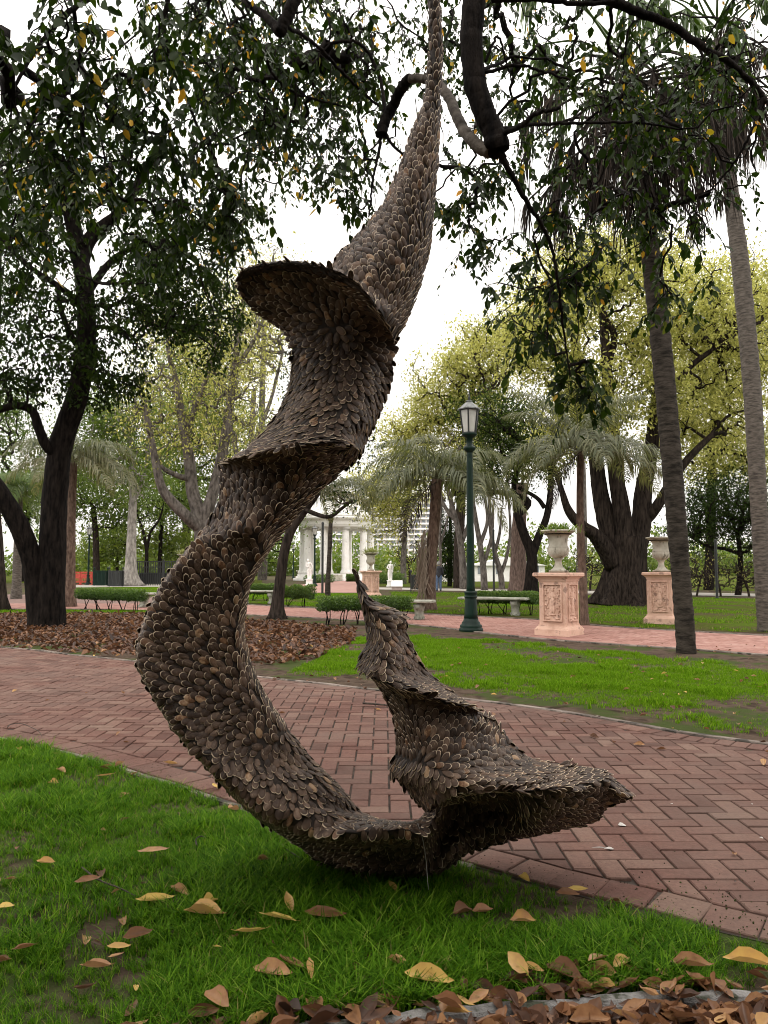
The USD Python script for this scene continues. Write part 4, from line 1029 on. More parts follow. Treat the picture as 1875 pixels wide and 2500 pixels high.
# --- right: the great oak-like tree, its neighbours, and yellow-green crowns
OD = 29.0
tree('great_tree', 'massive tree with a ribbed foot and several rising trunks, behind the right urn',
     [([(1518, 1482, OD), (1520, 1455, OD), (1522, 1420, OD), (1526, 1380, OD), (1530, 1340, OD), (1532, 1310, OD)], 42, 44),
      ([(1500, 1380, OD - .2), (1475, 1335, OD - .4), (1450, 1305, OD - .6), (1425, 1288, OD - .8), (1390, 1250, OD - 1), (1372, 1200, OD - 1.2), (1350, 1130, OD - 1.3)], 24, 4), ([(1508, 1340, OD), (1482, 1280, OD), (1465, 1200, OD), (1452, 1100, OD), (1430, 960, OD), (1400, 830, OD)], 26, 10), ([(1530, 1330, OD - .3), (1516, 1240, OD - .3), (1503, 1150, OD - .3), (1490, 1020, OD - .4), (1480, 880, OD - .4), (1470, 740, OD)], 24, 9),
      ([(1552, 1340, OD), (1566, 1270, OD), (1572, 1190, OD), (1588, 1110, OD), (1600, 1000, OD), (1620, 860, OD)], 27, 10), ([(1575, 1270, OD), (1605, 1235, OD - .3), (1630, 1190, OD - .5), (1680, 1120, OD - .6), (1740, 1060, OD - .6)], 15, 7), ([(1480, 900, OD), (1500, 820, OD - .3), (1470, 760, OD - .5), (1480, 680, OD - .5)], 10, 5), ([(1605, 1000, OD), (1680, 900, OD), (1760, 840, OD)], 10, 5)],
     [(1330, 820, OD, 130, 130, 3, 110), (1480, 700, OD, 130, 120, 3, 110), (1640, 780, OD + 1, 130, 120, 3, 110), (1780, 840, OD + 1, 130, 120, 3, 110), (1420, 930, OD - 1, 90, 80, 2, 50), (1760, 1010, OD + 1, 100, 90, 3, 70), (1850, 700, OD + 2, 90, 120, 3, 60), (1560, 880, OD, 90, 80, 2, 50), (1620, 1060, OD + 1, 60, 60, 1.5, 25), (1470, 1010, OD - 1.6, 90, 70, 1.2, 40), (1590, 960, OD - 1.2, 90, 70, 1.2, 40), (1380, 1060, OD - 1.5, 60, 60, 1, 24)],
     look('ribbed_bark', (.008, .006, .005), (.045, .034, .027), 5, .95, 1.0, 12, stretch=(3, 3, .5), bdist=.07, spec=.06), leaf_lime, per=66, spread=.36, L=.155, tip=.016, expo=.47, seed=41, lobes=7, flare=.75, sides=30, rough=.12)
tree('leaning_tree', 'dark tree with low crooked limbs just left of the urn on its pedestal',
     [([(1296, 1452, 44), (1298, 1400, 44), (1297, 1350, 44), (1278, 1300, 44), (1262, 1250, 44)], 15, 10), ([(1298, 1360, 44), (1315, 1310, 44), (1335, 1260, 44), (1345, 1180, 44), (1340, 1080, 44)], 11, 6), ([(1262, 1260, 44), (1290, 1225, 44), (1240, 1205, 44), (1180, 1200, 44), (1110, 1205, 44)], 9, 5), ([(1262, 1250, 44), (1255, 1180, 44), (1280, 1100, 44)], 8, 5), ([(1330, 1240, 44), (1310, 1215, 44), (1265, 1190, 44)], 6, 4)],
     [(1260, 1100, 44, 110, 90, 3, 120), (1340, 1060, 44, 80, 110, 3, 80), (1200, 1020, 44, 100, 90, 3, 90), (1140, 1150, 44, 70, 60, 2, 40)], bark_dark, leaf_dark, per=50, spread=.45, L=.17, tip=.02, seed=42, tshift=.25, lobes=4, flare=.6)
YB = 'yellow-green trees beyond the palms'
tree('yellow_green_tree', 'tall yellow-green tree behind the green lamp post',
     [([(1120, 1425, 56), (1122, 1300, 56), (1130, 1150, 56), (1140, 1000, 56)], 14, 8)], [(1130, 930, 56, 130, 90, 4, 130), (1230, 860, 56, 130, 110, 4, 130), (1060, 1030, 56, 90, 80, 3, 70), (1180, 1040, 56, 120, 80, 3, 80), (980, 1060, 56, 70, 50, 3, 40)], bark_brown, leaf_lime, per=74, spread=.56, L=.235, tip=.025, seed=43)
tree('yellow_green_tree', 'tall yellow-green tree between the two slanting palm trunks',
     [([(1730, 1452, 50), (1735, 1300, 50), (1740, 1100, 50), (1750, 850, 50)], 13, 7)], [(1740, 760, 50, 120, 140, 4, 130), (1700, 950, 50, 100, 100, 3, 90), (1810, 1100, 50, 110, 90, 3, 90), (1850, 880, 50, 80, 130, 3, 90), (1720, 1130, 50, 70, 70, 3, 40)], bark_dark, leaf_lime, per=74, spread=.54, L=.225, tip=.025, seed=44, tshift=-.08)
tree('yellow_green_tree', 'pale yellow-green treetop high behind the dead palm leaves',
     [([(1420, 1430, 66), (1420, 1200, 66), (1410, 900, 66), (1400, 700, 66)], 14, 7)], [(1380, 680, 66, 120, 110, 4, 120), (1500, 620, 66, 110, 90, 4, 90), (1300, 780, 66, 90, 90, 4, 70), (1620, 650, 66, 90, 90, 4, 60)], bark_grey, leaf_lime, per=70, spread=.75, L=.25, tip=.03, seed=45, tshift=.08)
tree('yellow_green_tree', 'low yellow-green tree left of the lamp, before the white building',
     [([(985, 1422, 72), (985, 1360, 72), (990, 1280, 72), (1000, 1180, 72)], 8, 4)], [(950, 1240, 72, 60, 70, 3, 60), (1010, 1150, 72, 80, 90, 4, 80), (900, 1180, 72, 60, 50, 3, 30)], bark_grey, leaf_lime, per=70, spread=.9, L=.26, tip=.025, seed=46)
tree('dark_round_tree', 'round dark evergreen tree low at the right border',
     [([(1800, 1462, 40), (1806, 1420, 40), (1808, 1360, 40), (1800, 1300, 40)], 8, 5), ([(1806, 1352, 40), (1770, 1340, 40), (1735, 1335, 40), (1700, 1320, 40)], 5, 3)], [(1760, 1235, 40, 110, 80, 2.5, 110), (1850, 1250, 40, 90, 90, 2.5, 90), (1700, 1300, 40, 60, 40, 1.8, 40)], bark_dark, leaf_dark, per=70, spread=.42, L=.15, tip=.018, seed=47)
GT = 'bare grey trees in the middle distance'
for k, (lab, d, pts, w, arms) in enumerate((
    ('grey bare trunk just right of the green lamp post', 52, [(1132, 1442), (1130, 1380), (1122, 1310), (1105, 1240), (1090, 1180)], 10, [[(1125, 1330), (1150, 1260), (1160, 1180)], [(1112, 1270), (1085, 1235), (1070, 1190)]]),
    ('grey bare trunk forking low, second right of the green lamp post', 50, [(1183, 1443), (1180, 1390), (1172, 1330), (1160, 1260), (1150, 1190)], 9, [[(1180, 1380), (1200, 1310), (1205, 1220)], [(1172, 1330), (1190, 1270), (1180, 1200)]]),
    ('grey bare trunk with a V fork, third right of the green lamp post', 51, [(1226, 1444), (1222, 1400), (1208, 1350), (1198, 1290), (1195, 1210)], 8, [[(1222, 1405), (1238, 1355), (1246, 1290), (1240, 1210)], [(1208, 1350), (1220, 1300), (1225, 1240)]]),
    ('slim grey trunk behind the fibrous palm stem', 54, [(1070, 1440), (1075, 1380), (1074, 1300), (1078, 1220)], 5, [[(1075, 1330), (1092, 1270), (1105, 1210)]]))):
    tree('grey_tree', lab, [([(u, v, d) for u, v in pts], w, w * .5)] + [([(u, v, d) for u, v in a], w * .6, w * .3) for a in arms],
         [(pts[-1][0], pts[-1][1] - 40, d, 60, 70, 2.5, 60), (pts[-1][0] + 30, pts[-1][1] - 90, d, 60, 60, 2.5, 30)], bark_grey, leaf_lime, per=6, spread=.5, L=.18, tip=.022, seed=60 + k, rough=.08, wob=.12)
tree('brown_tree', 'thick reddish-brown trunk behind the bare grey trees', [([(1268, 1447, 47), (1266, 1400, 47), (1265, 1340, 47), (1268, 1270, 47), (1275, 1180, 47)], 21, 15)], [(1280, 1100, 47, 90, 80, 3, 50)], look('red_brown_bark', (.06, .038, .03), (.19, .13, .105), 5, .95, 1, 14, stretch=(3, 3, .7), bdist=.06), leaf_mid, per=30, spread=.5, L=.18, seed=66, flare=.3, lobes=5)
tree('conifer', 'dark drooping conifer left of the bare grey trunks', [([(1098, 1438, 60), (1099, 1340, 60), (1100, 1230, 60)], 6, 3)], [(1096, 1330, 60, 34, 90, 1.3, 90), (1100, 1400, 60, 28, 26, 1, 20)], bark_dark, leaf_dark, per=60, spread=.38, L=.2, tip=.02, seed=67, wl=.3, droop=.9, tshift=-.2, cat='tree')
tree('bare_shrub', 'leafless brown thicket below the round dark tree at right', [([(1760, 1466, 38), (1758, 1440, 38), (1752, 1420, 38)], 3, 2), ([(1700, 1464, 38), (1704, 1440, 38), (1712, 1410, 38)], 3, 2), ([(1830, 1466, 38), (1826, 1440, 38), (1815, 1410, 38)], 3, 2)], [(1720, 1400, 38, 90, 60, 2, 170), (1830, 1405, 38, 70, 55, 2, 120)], bark_brown, leaf_lime, per=2, spread=.3, L=.09, tip=.012, expo=.35, seed=68, wob=.2, cat='shrub')
tree('bare_shrub', 'leafless pale thicket behind the great tree', [([(1440, 1450, 48), (1442, 1420, 48), (1446, 1390, 48)], 3, 2), ([(1660, 1455, 46), (1655, 1430, 46), (1648, 1400, 46)], 3, 2)], [(1440, 1380, 48, 50, 60, 2, 90), (1660, 1390, 46, 50, 60, 2, 90)], bark_brown, leaf_lime, per=5, spread=.35, L=.12, tip=.014, expo=.35, seed=69, wob=.2, cat='shrub')
tree('bare_shrub', 'twiggy yellowish shrub left of the fibrous palm, before the white building', [([(1000, 1420, 75), (1000, 1400, 75), (996, 1370, 75)], 3, 2)], [(990, 1350, 75, 45, 50, 2.5, 100)], bark_brown, leaf_lime, per=8, spread=.5, L=.16, tip=.02, expo=.35, seed=70, wob=.2, cat='shrub')
# a low green screen far behind everything
rngt = np.random.default_rng(90)
anch = []
for k in range(900):
    x = rngt.uniform(-75, 95); y = rngt.uniform(150, 175)
    anch.append([x, y, abs(rngt.normal(0, .8)) * (3.0 + 2.5 * meshkit.noise(np.array([x * .12, 0, 0]), 3))])
far_wood = thing('far_trees', 'low green band of far-off trees along the horizon', 'trees', (0, 160, 0), kind='stuff')
crown_leaves(far_wood, np.array(anch), 44, 1.3, 1.0, leaf_mid, rngt, 'crown', tshift=.1)

# --- palms
sp = [(az, 62 + 12 * math.sin(az), 2.9, 105, 0) for az in range(0, 360, 36)] + [(az + 18, 25, 3.3, 88, 0) for az in range(0, 360, 45)] + [(200, 12, 3.2, 75, 2), (-8, 14, 3.3, 72, 2), (-35, 6, 3.2, 85, 2), (220, -20, 2.8, 60, 1)]
queen = palm('feather_palm', 'brown-stemmed feather palm with drooping fronds, left of the green lamp post', [(1052, 1491, 25), (1050, 1420, 25), (1056, 1330, 25), (1062, 1250, 25), (1066, 1170, 25)], 14, 13, sp, palm_brown, frond_mat, 71, wid=.016)
# its skirt of dead strands
rs = np.random.default_rng(72); mb = MB()
for k in range(120):
    z0 = rs.uniform(1290, 1420); u0 = 1040 + rs.normal(0, 4); p0 = at(u0, z0, 24.85 + rs.normal(0, .12)); l = rs.uniform(.5, 1.5)
    pts = [p0, p0 + np.array([rs.normal(-.12, .06), rs.normal(0, .05), -l * .5]), p0 + np.array([rs.normal(-.18, .12), rs.normal(0, .05), -l])]
    if pts[-1][2] < .02: continue
    mb.add(*tube(spline(pts, 3), .011, 3, False), float(rs.uniform(.3, 1)))
part(queen, 'dead_strands', mb.V, mb.F, tinted('straw_strand', [(0, (.1, .075, .055)), (1, (.33, .26, .2))], .85, .2), False, {'tint': mb.A}, kind='stuff')
sp = [(az, 70 + 8 * math.sin(az), 2.3, 75, 0) for az in (150, 165, 15, 30, 60, 120, 240, 300)] + [(az + 15, 30, 2.4, 95, 0) for az in range(0, 360, 36)] + [(-10, 4, 2.4, 60, 2), (10, 14, 2.5, 80, 2), (170, 0, 2.0, 90, 2), (200, -30, 1.8, 55, 1), (260, 50, 2.2, 130, 0), (270, 35, 2.0, 125, 2)]
palm('feather_palm', 'slender feather palm between the two right pedestals', [(1427, 1527, 18.4), (1424, 1440, 18.4), (1419, 1340, 18.4), (1416, 1220, 18.4), (1418, 1100, 18.4)], 11, 8, sp, palm_brown, frond_mat, 73, wid=.016)
sp = [(az, 55, 2.7, 110, 0) for az in range(0, 360, 40)] + [(az + 20, 20, 2.7, 90, 2) for az in range(0, 360, 60)] + [(-15, 15, 3.0, 90, 2), (-30, 30, 2.8, 110, 2)]
palm('feather_palm', 'feather palm with a ringed stem behind the large dark tree', [(170, 1482, 27.5), (170, 1400, 27.5), (172, 1310, 27.5), (175, 1220, 27.5), (180, 1130, 27.5)], 15, 9, sp, palm_brown, frond_mat, 74, wid=.016)
sp = [(az, 60, 2.6, 115, 0) for az in range(0, 360, 30)] + [(az + 20, 25, 2.6, 100, 0) for az in range(0, 360, 45)] + [(az, -10, 2.0, 70, 2) for az in (210, 270, 330)]
palm('feather_palm', 'bushy pale green feather palm at the left border', [(40, 1452, 35), (42, 1380, 35), (45, 1300, 35), (46, 1200, 35)], 11, 9, sp, palm_bark, frond_green, 75, wid=.016)
palm('feather_palm', 'small feather palm seen under the neck of the sculpture, by the slim tree', [(800, 1425, 30), (803, 1380, 30), (806, 1310, 30), (808, 1260, 30)], 6, 5, [(az, 45, 1.9, 110, 0) for az in range(0, 360, 45)] + [(az, 10, 1.8, 80, 2) for az in range(20, 380, 72)], palm_bark_dark, frond_mat, 76, wid=.016, crown=(800, 1200, 22))
fan_palm('fan_palm', 'dark slanting palm trunk right of the urn pedestal, with hanging dead leaves', [(1676, 1590, 12.4), (1662, 1400, 12.4), (1644, 1180, 12.4), (1620, 900, 12.4), (1596, 680, 12.4), (1574, 510, 12.4), (1556, 350, 12.4), (1538, 190, 12.4)], [23, 22, 24, 25, 24, 21, 18, 15], (1528, 240, 12.4), palm_bark_dark, 81, 112, 12, (.3, 1.75))
fan_palm('fan_palm', 'grey ringed palm trunk at the right border', [(1870, 1545, 16.6), (1856, 1300, 16.6), (1836, 950, 16.6), (1808, 650, 16.6), (1782, 450, 16.6), (1764, 320, 16.6), (1752, 100, 16.6)], [19, 19, 21, 21, 18, 15, 14], (1752, 130, 16.6), palm_bark, 82, 72, 12, (.4, 1.8))

# the grove the viewer stands in front of: it shades everything that faces the viewer
for k, (x, y, lab) in enumerate(((-15, -9, 'broad tree behind the viewer, far left'), (-6.5, -12, 'broad tree behind the viewer, left'), (2.5, -10, 'broad tree right behind the viewer'), (11, -11, 'broad tree behind the viewer, right'), (18, -6, 'broad tree beside the viewer, far right'), (-18, 2, 'broad tree beside the viewer, far left'))):
    rg_ = np.random.default_rng(500 + k); T = thing('shade_tree', lab, 'tree', (x, y, 0), 'grove behind the viewer')
    P_ = spline([(x, y, -.1), (x + .1, y, 2), (x - .1, y + .2, 4.2), (x + .2, y, 7)], 5); part(T, 'trunk', *bark_tube(P_, np.linspace(.4, .2, len(P_)), 14, .1, 5, .4, k), bark_dark, True)
    q = unit(rg_.normal(0, 1, (260, 3))) * rg_.random((260, 1)) ** .4 * np.array([5.4, 3.6, 5.4]) + [x, y, 5.8]; q = q[q[:, 2] > .5]
    q = q[~in_view(q, 500)] if y > -3 else q
    pts_, par_ = grow(P_[8:], q, .3); mb_, cn_ = twig_mesh(pts_, par_, len(P_[8:]), .02, .45, rg_, 5, .1, .2); part(T, 'branches', mb_.V, mb_.F, bark_dark, True, kind='stuff')
    crown_leaves(T, q, 90, .7, .36, leaf_dark, rg_, 'crown', .6)

tree('background_tree', 'grey-branched pale green tree behind the neck of the sculpture', [([(600, 1415, 78), (602, 1300, 78), (610, 1150, 78), (620, 950, 78)], 11, 6), ([(606, 1200, 78), (570, 1080, 78), (555, 960, 78)], 6, 3), ([(612, 1100, 78), (660, 980, 78), (690, 860, 78)], 6, 3)],
     [(560, 880, 78, 120, 130, 5, 130), (660, 800, 78, 100, 130, 5, 110), (600, 1060, 78, 110, 90, 5, 90)], bark_grey, leaf_lime, per=26, spread=.7, L=.24, tip=.03, seed=33, wob=.12)
# ---------------------------------------------------------------- stone, metal, planting
import manifold3d as m3
terra = look('salmon_stucco', (.50, .315, .235), (.63, .42, .325), 3, .85, .35, 60, c3=(.57, .365, .275), spots=((.33, .215, .17), 6, .58), spec=.15)
stone = look('weathered_stone', (.34, .31, .25), (.52, .48, .40), 5, .9, .5, 50, spots=((.17, .155, .12), 9, .57), stretch=(1, 1, .6))
bench_stone = look('mossy_bench_stone', (.23, .23, .185), (.40, .40, .335), 5, .9, .5, 50, spots=((.13, .14, .10), 8, .57))
iron_green = look('dark_green_paint', (.002, .009, .006), (.004, .016, .010), 6, .42, .2, 40, spec=.2, spots=((.012, .024, .016), 14, .62))
iron_black = look('black_paint', (.008, .009, .009), (.018, .019, .018), 8, .45, .2, 40, spec=.45)
white_stone = look('white_stone', (.72, .70, .66), (.82, .80, .77), 1.2, .8, .2, 20, spots=((.55, .53, .49), 3, .62))
earth = look('dark_earth', (.02, .014, .01), (.05, .036, .026), 20, .95, .8, 60)
fern_mat = tinted('fern', [(0, (.05, .08, .015)), (.5, (.12, .18, .03)), (1, (.24, .27, .06))], .5, .3, .35, (1.1, 1.2, .5))
spider_mat = tinted('pale_strap_leaf', [(0, (.12, .14, .05)), (.5, (.22, .24, .09)), (1, (.36, .36, .17))], .5, .3, .35, (1.1, 1.1, .6))
box_mat = tinted('box_leaf', [(0, (.02, .04, .008)), (.5, (.055, .105, .018)), (1, (.13, .19, .035))], .45, .4, .28, (1.1, 1.25, .5))

def sq(mb, half, z0, z1, ch=.006, c=(0, 0)):
    return mb.add(*box(c[0] - half, c[0] + half, c[1] - half, c[1] + half, z0, z1, ch))

def ellip(c, r, n=1):
    s = trimesh.creation.icosphere(n); return np.array(s.vertices) * np.asarray(r) + np.asarray(c), np.array(s.faces)

# ---- pedestal: built once, at the place of the first
PED = [((1366, 1551), -38, 'pink stucco pedestal with relief figures, nearest the green lamp post'), ((1618, 1522), -32, 'pink stucco pedestal half hidden by the slanting dark palm'), ((905, 1458), -35, 'pink stucco pedestal behind the raised tip of the sculpture'),
       ((447, 1452), -40, 'pink stucco pedestal mostly hidden behind the left edge of the sculpture'), ((88, 1456), -40, 'pink stucco pedestal behind the forked dark tree at left')]
pb = gnd(*PED[0][0]); pb[2] = 0
ped = thing('pedestal', PED[0][2], 'pedestal', pb, 'pedestals carrying stone urns')
def lp(T, name, mb, mat, smooth=False, **k): return part(T, name, mb.V + T.base, mb.F, mat, smooth, **k)
m = MB(); sq(m, .36, -.03, .14, .01); m.add(*lathe([(.345, .14), (.34, .16), (.315, .185), (.30, .20), (.30, .225)], square=True)); lp(ped, 'plinth', m, terra)
m = MB(); sq(m, .285, .22, 1.10, .0); shaft = lp(ped, 'shaft', m, terra)
m = MB(); m.add(*lathe([(.286, 1.06), (.30, 1.08), (.30, 1.10), (.33, 1.135), (.345, 1.15), (.375, 1.165), (.38, 1.17), (.38, 1.215), (.365, 1.235)], square=True)); lp(ped, 'cap', m, terra)
for f in range(4):
    m = MB()
    for b in ((-.205, -.18, .29, 1.02), (.18, .205, .29, 1.02)): m.add(*box(b[0], b[1], -.312, -.28, b[2], b[3]))
    m.add(*box(-.18, .18, -.3115, -.28, .29, .315)); m.add(*box(-.18, .18, -.3115, -.28, .995, 1.02))
    m = MB().add(rotz(m.V, 90 * f), m.F); lp(shaft, 'panel_frame', m, terra)
    m = MB(); Y = -.291
    # a draped figure with scrolls at both sides
    for c, r in (((0, Y, .90), (.030, .022, .038)), ((0, Y, .945), (.045, .012, .02)), ((0, Y, .80), (.048, .026, .075)), ((0, Y, .66), (.055, .028, .11)), ((-.02, Y, .53), (.034, .02, .10)), ((.025, Y, .53), (.03, .02, .09)), ((-.055, Y, .80), (.018, .016, .06)), ((.06, Y, .77), (.018, .016, .065)), ((-.03, Y, .74), (.05, .02, .018)), ((0, Y, .42), (.075, .018, .022))):
        m.add(*ellip(c, r, 2))
    for s in (-1, 1):
        a = np.linspace(0, 4.6, 16); rr = .046 * (1 - a / 6.5)
        m.add(*tube(np.stack([s * (.125 + rr * np.cos(a) * .8), np.full(16, Y), .39 + rr * np.sin(a)], 1), .011, 6))
        m.add(*tube(np.stack([s * (.115 + .03 * np.sin(np.linspace(0, 9, 18))), np.full(18, Y), np.linspace(.44, .93, 18)], 1), .010, 6))
        for z in (.5, .6, .7, .8, .9):
            m.add(*ellip((s * .14, Y, z), (.024, .016, .014), 1)); m.add(*ellip((s * .10, Y, z + .05), (.018, .015, .016), 1))
        m.add(*ellip((s * .10, Y, .345), (.05, .016, .025), 2))
    m = MB().add(rotz(m.V, 90 * f), m.F); lp(shaft, 'relief', m, terra, True)
stage.GetPrimAtPath(ped.path).GetAttribute('xformOp:rotateZ').Set(float(PED[0][1]))
pbase = [pb]
for p, r, lab in PED[1:]:
    b = gnd(*p); b[2] = 0; pbase.append(b); clone(ped, lab, b, r)
URN = ['fluted stone urn on the pedestal nearest the green lamp post', 'fluted stone urn on the pedestal beside the slanting dark palm', 'pale stone urn on the pedestal behind the raised tip of the sculpture', 'stone urn at the left edge of the sculpture, before the railings', 'stone urn partly hidden by the forked dark tree']
ub = pb + [0, 0, 1.236]
urn = thing('urn', URN[0], 'urn', ub, 'stone urns on pedestals')
m = MB(); sq(m, .16, 0, .045, .006); m.add(*lathe([(.15, .045), (.15, .06), (.11, .085), (.078, .13), (.066, .2), (.07, .25), (.098, .262), (.098, .278), (.078, .29)], 28)); lp(urn, 'foot', m, stone, 30)
m = MB(); m.add(*lathe([(.08, .285), (.13, .305), (.185, .355), (.212, .43), (.205, .485), (.195, .50)], 72, flute=lambda a, z: 1 + .05 * np.abs(np.cos(9 * a)) - .02)); lp(urn, 'bowl', m, stone, True)
m = MB(); m.add(*lathe([(.19, .49), (.205, .50), (.2, .515), (.186, .53), (.184, .6), (.196, .69), (.235, .755), (.31, .80), (.345, .812), (.35, .826), (.345, .842), (.31, .842), (.29, .82), (.25, .75), (.05, .745)], 36)); lp(urn, 'body', m, stone, True)
m = MB(); m.add(*lathe([(.27, .75), (.27, .79), (.1, .80)], 20)); lp(urn, 'soil', m, earth)
for b, lab in zip(pbase[1:], URN[1:]): clone(urn, lab, b + [0, 0, 1.236])
def strap_plant(name, label, base, n, h, r, mat, seed, wid):
    rg_ = np.random.default_rng(seed); T = thing(name, label, 'plant', base); m = MB()
    for k in range(n):
        az = rg_.random() * 6.283; el = rg_.uniform(.2, 1.4); L = h * rg_.uniform(.5, 1.2); o = np.array([rg_.normal(0, r * .4), rg_.normal(0, r * .4), 0])
        d = np.array([math.cos(az) * math.cos(el), math.sin(az) * math.cos(el), math.sin(el)]); s = unit(np.cross(d, [0, 0, 1])) * wid
        q = [o, o + d * L * .4, o + d * L * .75 - [0, 0, L * .12], o + d * L - [0, 0, L * .38]]
        m.add(np.array([q[0] - s, q[0] + s, q[1] - s, q[1] + s, q[2] - s * .7, q[2] + s * .7, q[3]]), [np.array([[0, 1, 3, 2], [2, 3, 5, 4]]), np.array([[4, 5, 6]])], float(np.clip(rg_.normal(.5, .2), 0, 1)))
    part(T, 'leaves', m.V + T.base, m.F, mat, False, {'tint': m.A}, kind='stuff')
    return T
f0 = strap_plant('urn_plant', 'bushy bright green fern in the urn nearest the green lamp post', ub + [0, 0, .79], 420, .30, .34, fern_mat, 1, .012)
strap_plant('urn_plant', 'spiky pale plant in the urn behind the tip of the sculpture', pbase[2] + [0, 0, 2.03], 260, .46, .28, spider_mat, 2, .014)
strap_plant('urn_plant', 'pale strap-leaved plant in the urn before the railings', pbase[3] + [0, 0, 2.03], 260, .5, .28, spider_mat, 3, .014)
strap_plant('urn_plant', 'small green plant in the urn behind the forked dark tree', pbase[4] + [0, 0, 2.03], 200, .4, .25, fern_mat, 4, .014)

# ---- street lamps
LAMP = [((1150, 1541), 1.0, 'tall dark green lamp post with a glass lantern, on the lawn near the far path', 0), ((215, 1428), 1.0, 'lamp post far off at left, beside the red barrier', 10), ((768, 1431), .95, 'lamp post before the rotunda columns', 20), ((982, 1408), .95, 'small far lamp post before the white apartment block', 0), ((716, 1412), 1.0, 'far lamp post in the shade left of the rotunda', 30)]
lb = gnd(*LAMP[0][0]); lb[2] = 0
lamp = thing('street_lamp', LAMP[0][2], 'street lamp', lb, 'lamp posts with lanterns')
m = MB(); m.add(*lathe([(.25, -.05), (.255, .03), (.25, .06), (.225, .075), (.235, .10), (.23, .13), (.195, .15), (.19, .19), (.165, .21), (.15, .27)], 28)); lp(lamp, 'base', m, iron_green, 30)
m = MB(); m.add(*lathe([(.15, .26), (.135, .36), (.122, .70)], 20, flute=lambda a, z: 1 + .02 * np.cos(10 * a))); lp(lamp, 'lower_shaft', m, iron_green, True)
m = MB(); m.add(*lathe([(.12, .69), (.14, .71), (.14, .73), (.125, .745), (.13, .76), (.13, .79), (.142, .805), (.142, .825), (.1, .85)], 24)); lp(lamp, 'collar', m, iron_green, 30)
m = MB(); m.add(*lathe([(.095, .84), (.086, .95), (.062, 3.75), (.062, 3.8)], 20, flute=lambda a, z: 1 + .03 * np.cos(9 * a))); lp(lamp, 'post', m, iron_green, True)
m = MB(); m.add(*lathe([(.06, 3.79), (.08, 3.81), (.125, 3.86), (.13, 3.89), (.12, 3.92), (.08, 3.94), (.066, 4.0), (.07, 4.1), (.14, 4.15), (.165, 4.17), (.165, 4.20), (.15, 4.21)], 24)); lp(lamp, 'capital', m, iron_green, 30)
A6 = np.arange(6) * math.pi / 3 + .3
def hexr(r, z): return np.stack([r * np.cos(A6), r * np.sin(A6), np.full(6, z)], 1)
lo, hi = hexr(.145, 4.21), hexr(.215, 4.72)
m = MB()
for k in range(6):
    m.add(*tube(np.array([lo[k], hi[k]]), .019, 5)); m.add(*tube(np.array([hi[k], hi[(k + 1) % 6]]), .026, 5)); m.add(*tube(np.array([lo[k], lo[(k + 1) % 6]]), .022, 5))
lantern = lp(lamp, 'lantern_frame', m, iron_black)
pane_mat = usdkit.material(stage, '/World/Looks/frosted_pane', {'t': ('transparent_bsdf', {'color': (.9, .9, .88)}), 'd': ('translucent_bsdf', {'color': (.8, .79, .76)}), 'f': ('diffuse_bsdf', {'color': (.75, .74, .7)}), 'a': ('mix_closure', {'fac': .45}), 'b': ('mix_closure', {'fac': .55}), 'g': ('glossy_bsdf', {'roughness': .12}), 'c': ('mix_closure', {'fac': .07})},
    [('d.BSDF', 'a.closure1'), ('f.BSDF', 'a.closure2'), ('t.BSDF', 'b.closure1'), ('a.closure', 'b.closure2'), ('b.closure', 'c.closure1'), ('g.BSDF', 'c.closure2')], surface='c.closure')
for k in range(6):
    a, b = lo[k] * [.97, .97, 1], lo[(k + 1) % 6] * [.97, .97, 1]; c, d = hi[(k + 1) % 6] * [.97, .97, 1], hi[k] * [.97, .97, 1]
    n_ = unit(np.cross(b - a, d - a)) * .004
    V = np.vstack([[a, b, c, d], [a + n_, b + n_, c + n_, d + n_]])
    part(lantern, 'glass_pane', V + lamp.base, np.array([[3, 2, 1, 0], [4, 5, 6, 7], [0, 1, 5, 4], [1, 2, 6, 5], [2, 3, 7, 6], [3, 0, 4, 7]]), pane_mat)
m = MB(); m.add(*lathe([(.03, 4.21), (.03, 4.33), (.045, 4.36), (.06, 4.5), (.03, 4.58)], 12)); lp(lantern, 'bulb', m, look('milky_bulb', (.7, .68, .62), rough=.3), True)
m = MB(); m.add(*lathe([(.235, 4.715), (.24, 4.735), (.225, 4.75), (.14, 4.83), (.075, 4.885), (.07, 4.9), (.085, 4.91), (.05, 4.93)], 6)); roof_ = lp(lamp, 'roof', m, look('weathered_zinc', (.05, .055, .05), (.16, .165, .16), 9, .45, .2, 40, spec=.4))
m = MB(); m.add(*lathe([(.03, 4.92), (.022, 4.96), (.035, 4.985), (.018, 5.01), (.012, 5.06), (.004, 5.2)], 10)); lp(roof_, 'finial', m, iron_black, True)
for p, s, lab, r in LAMP[1:]:
    b = gnd(*p); b[2] = 0; clone(lamp, lab, b, r, s)

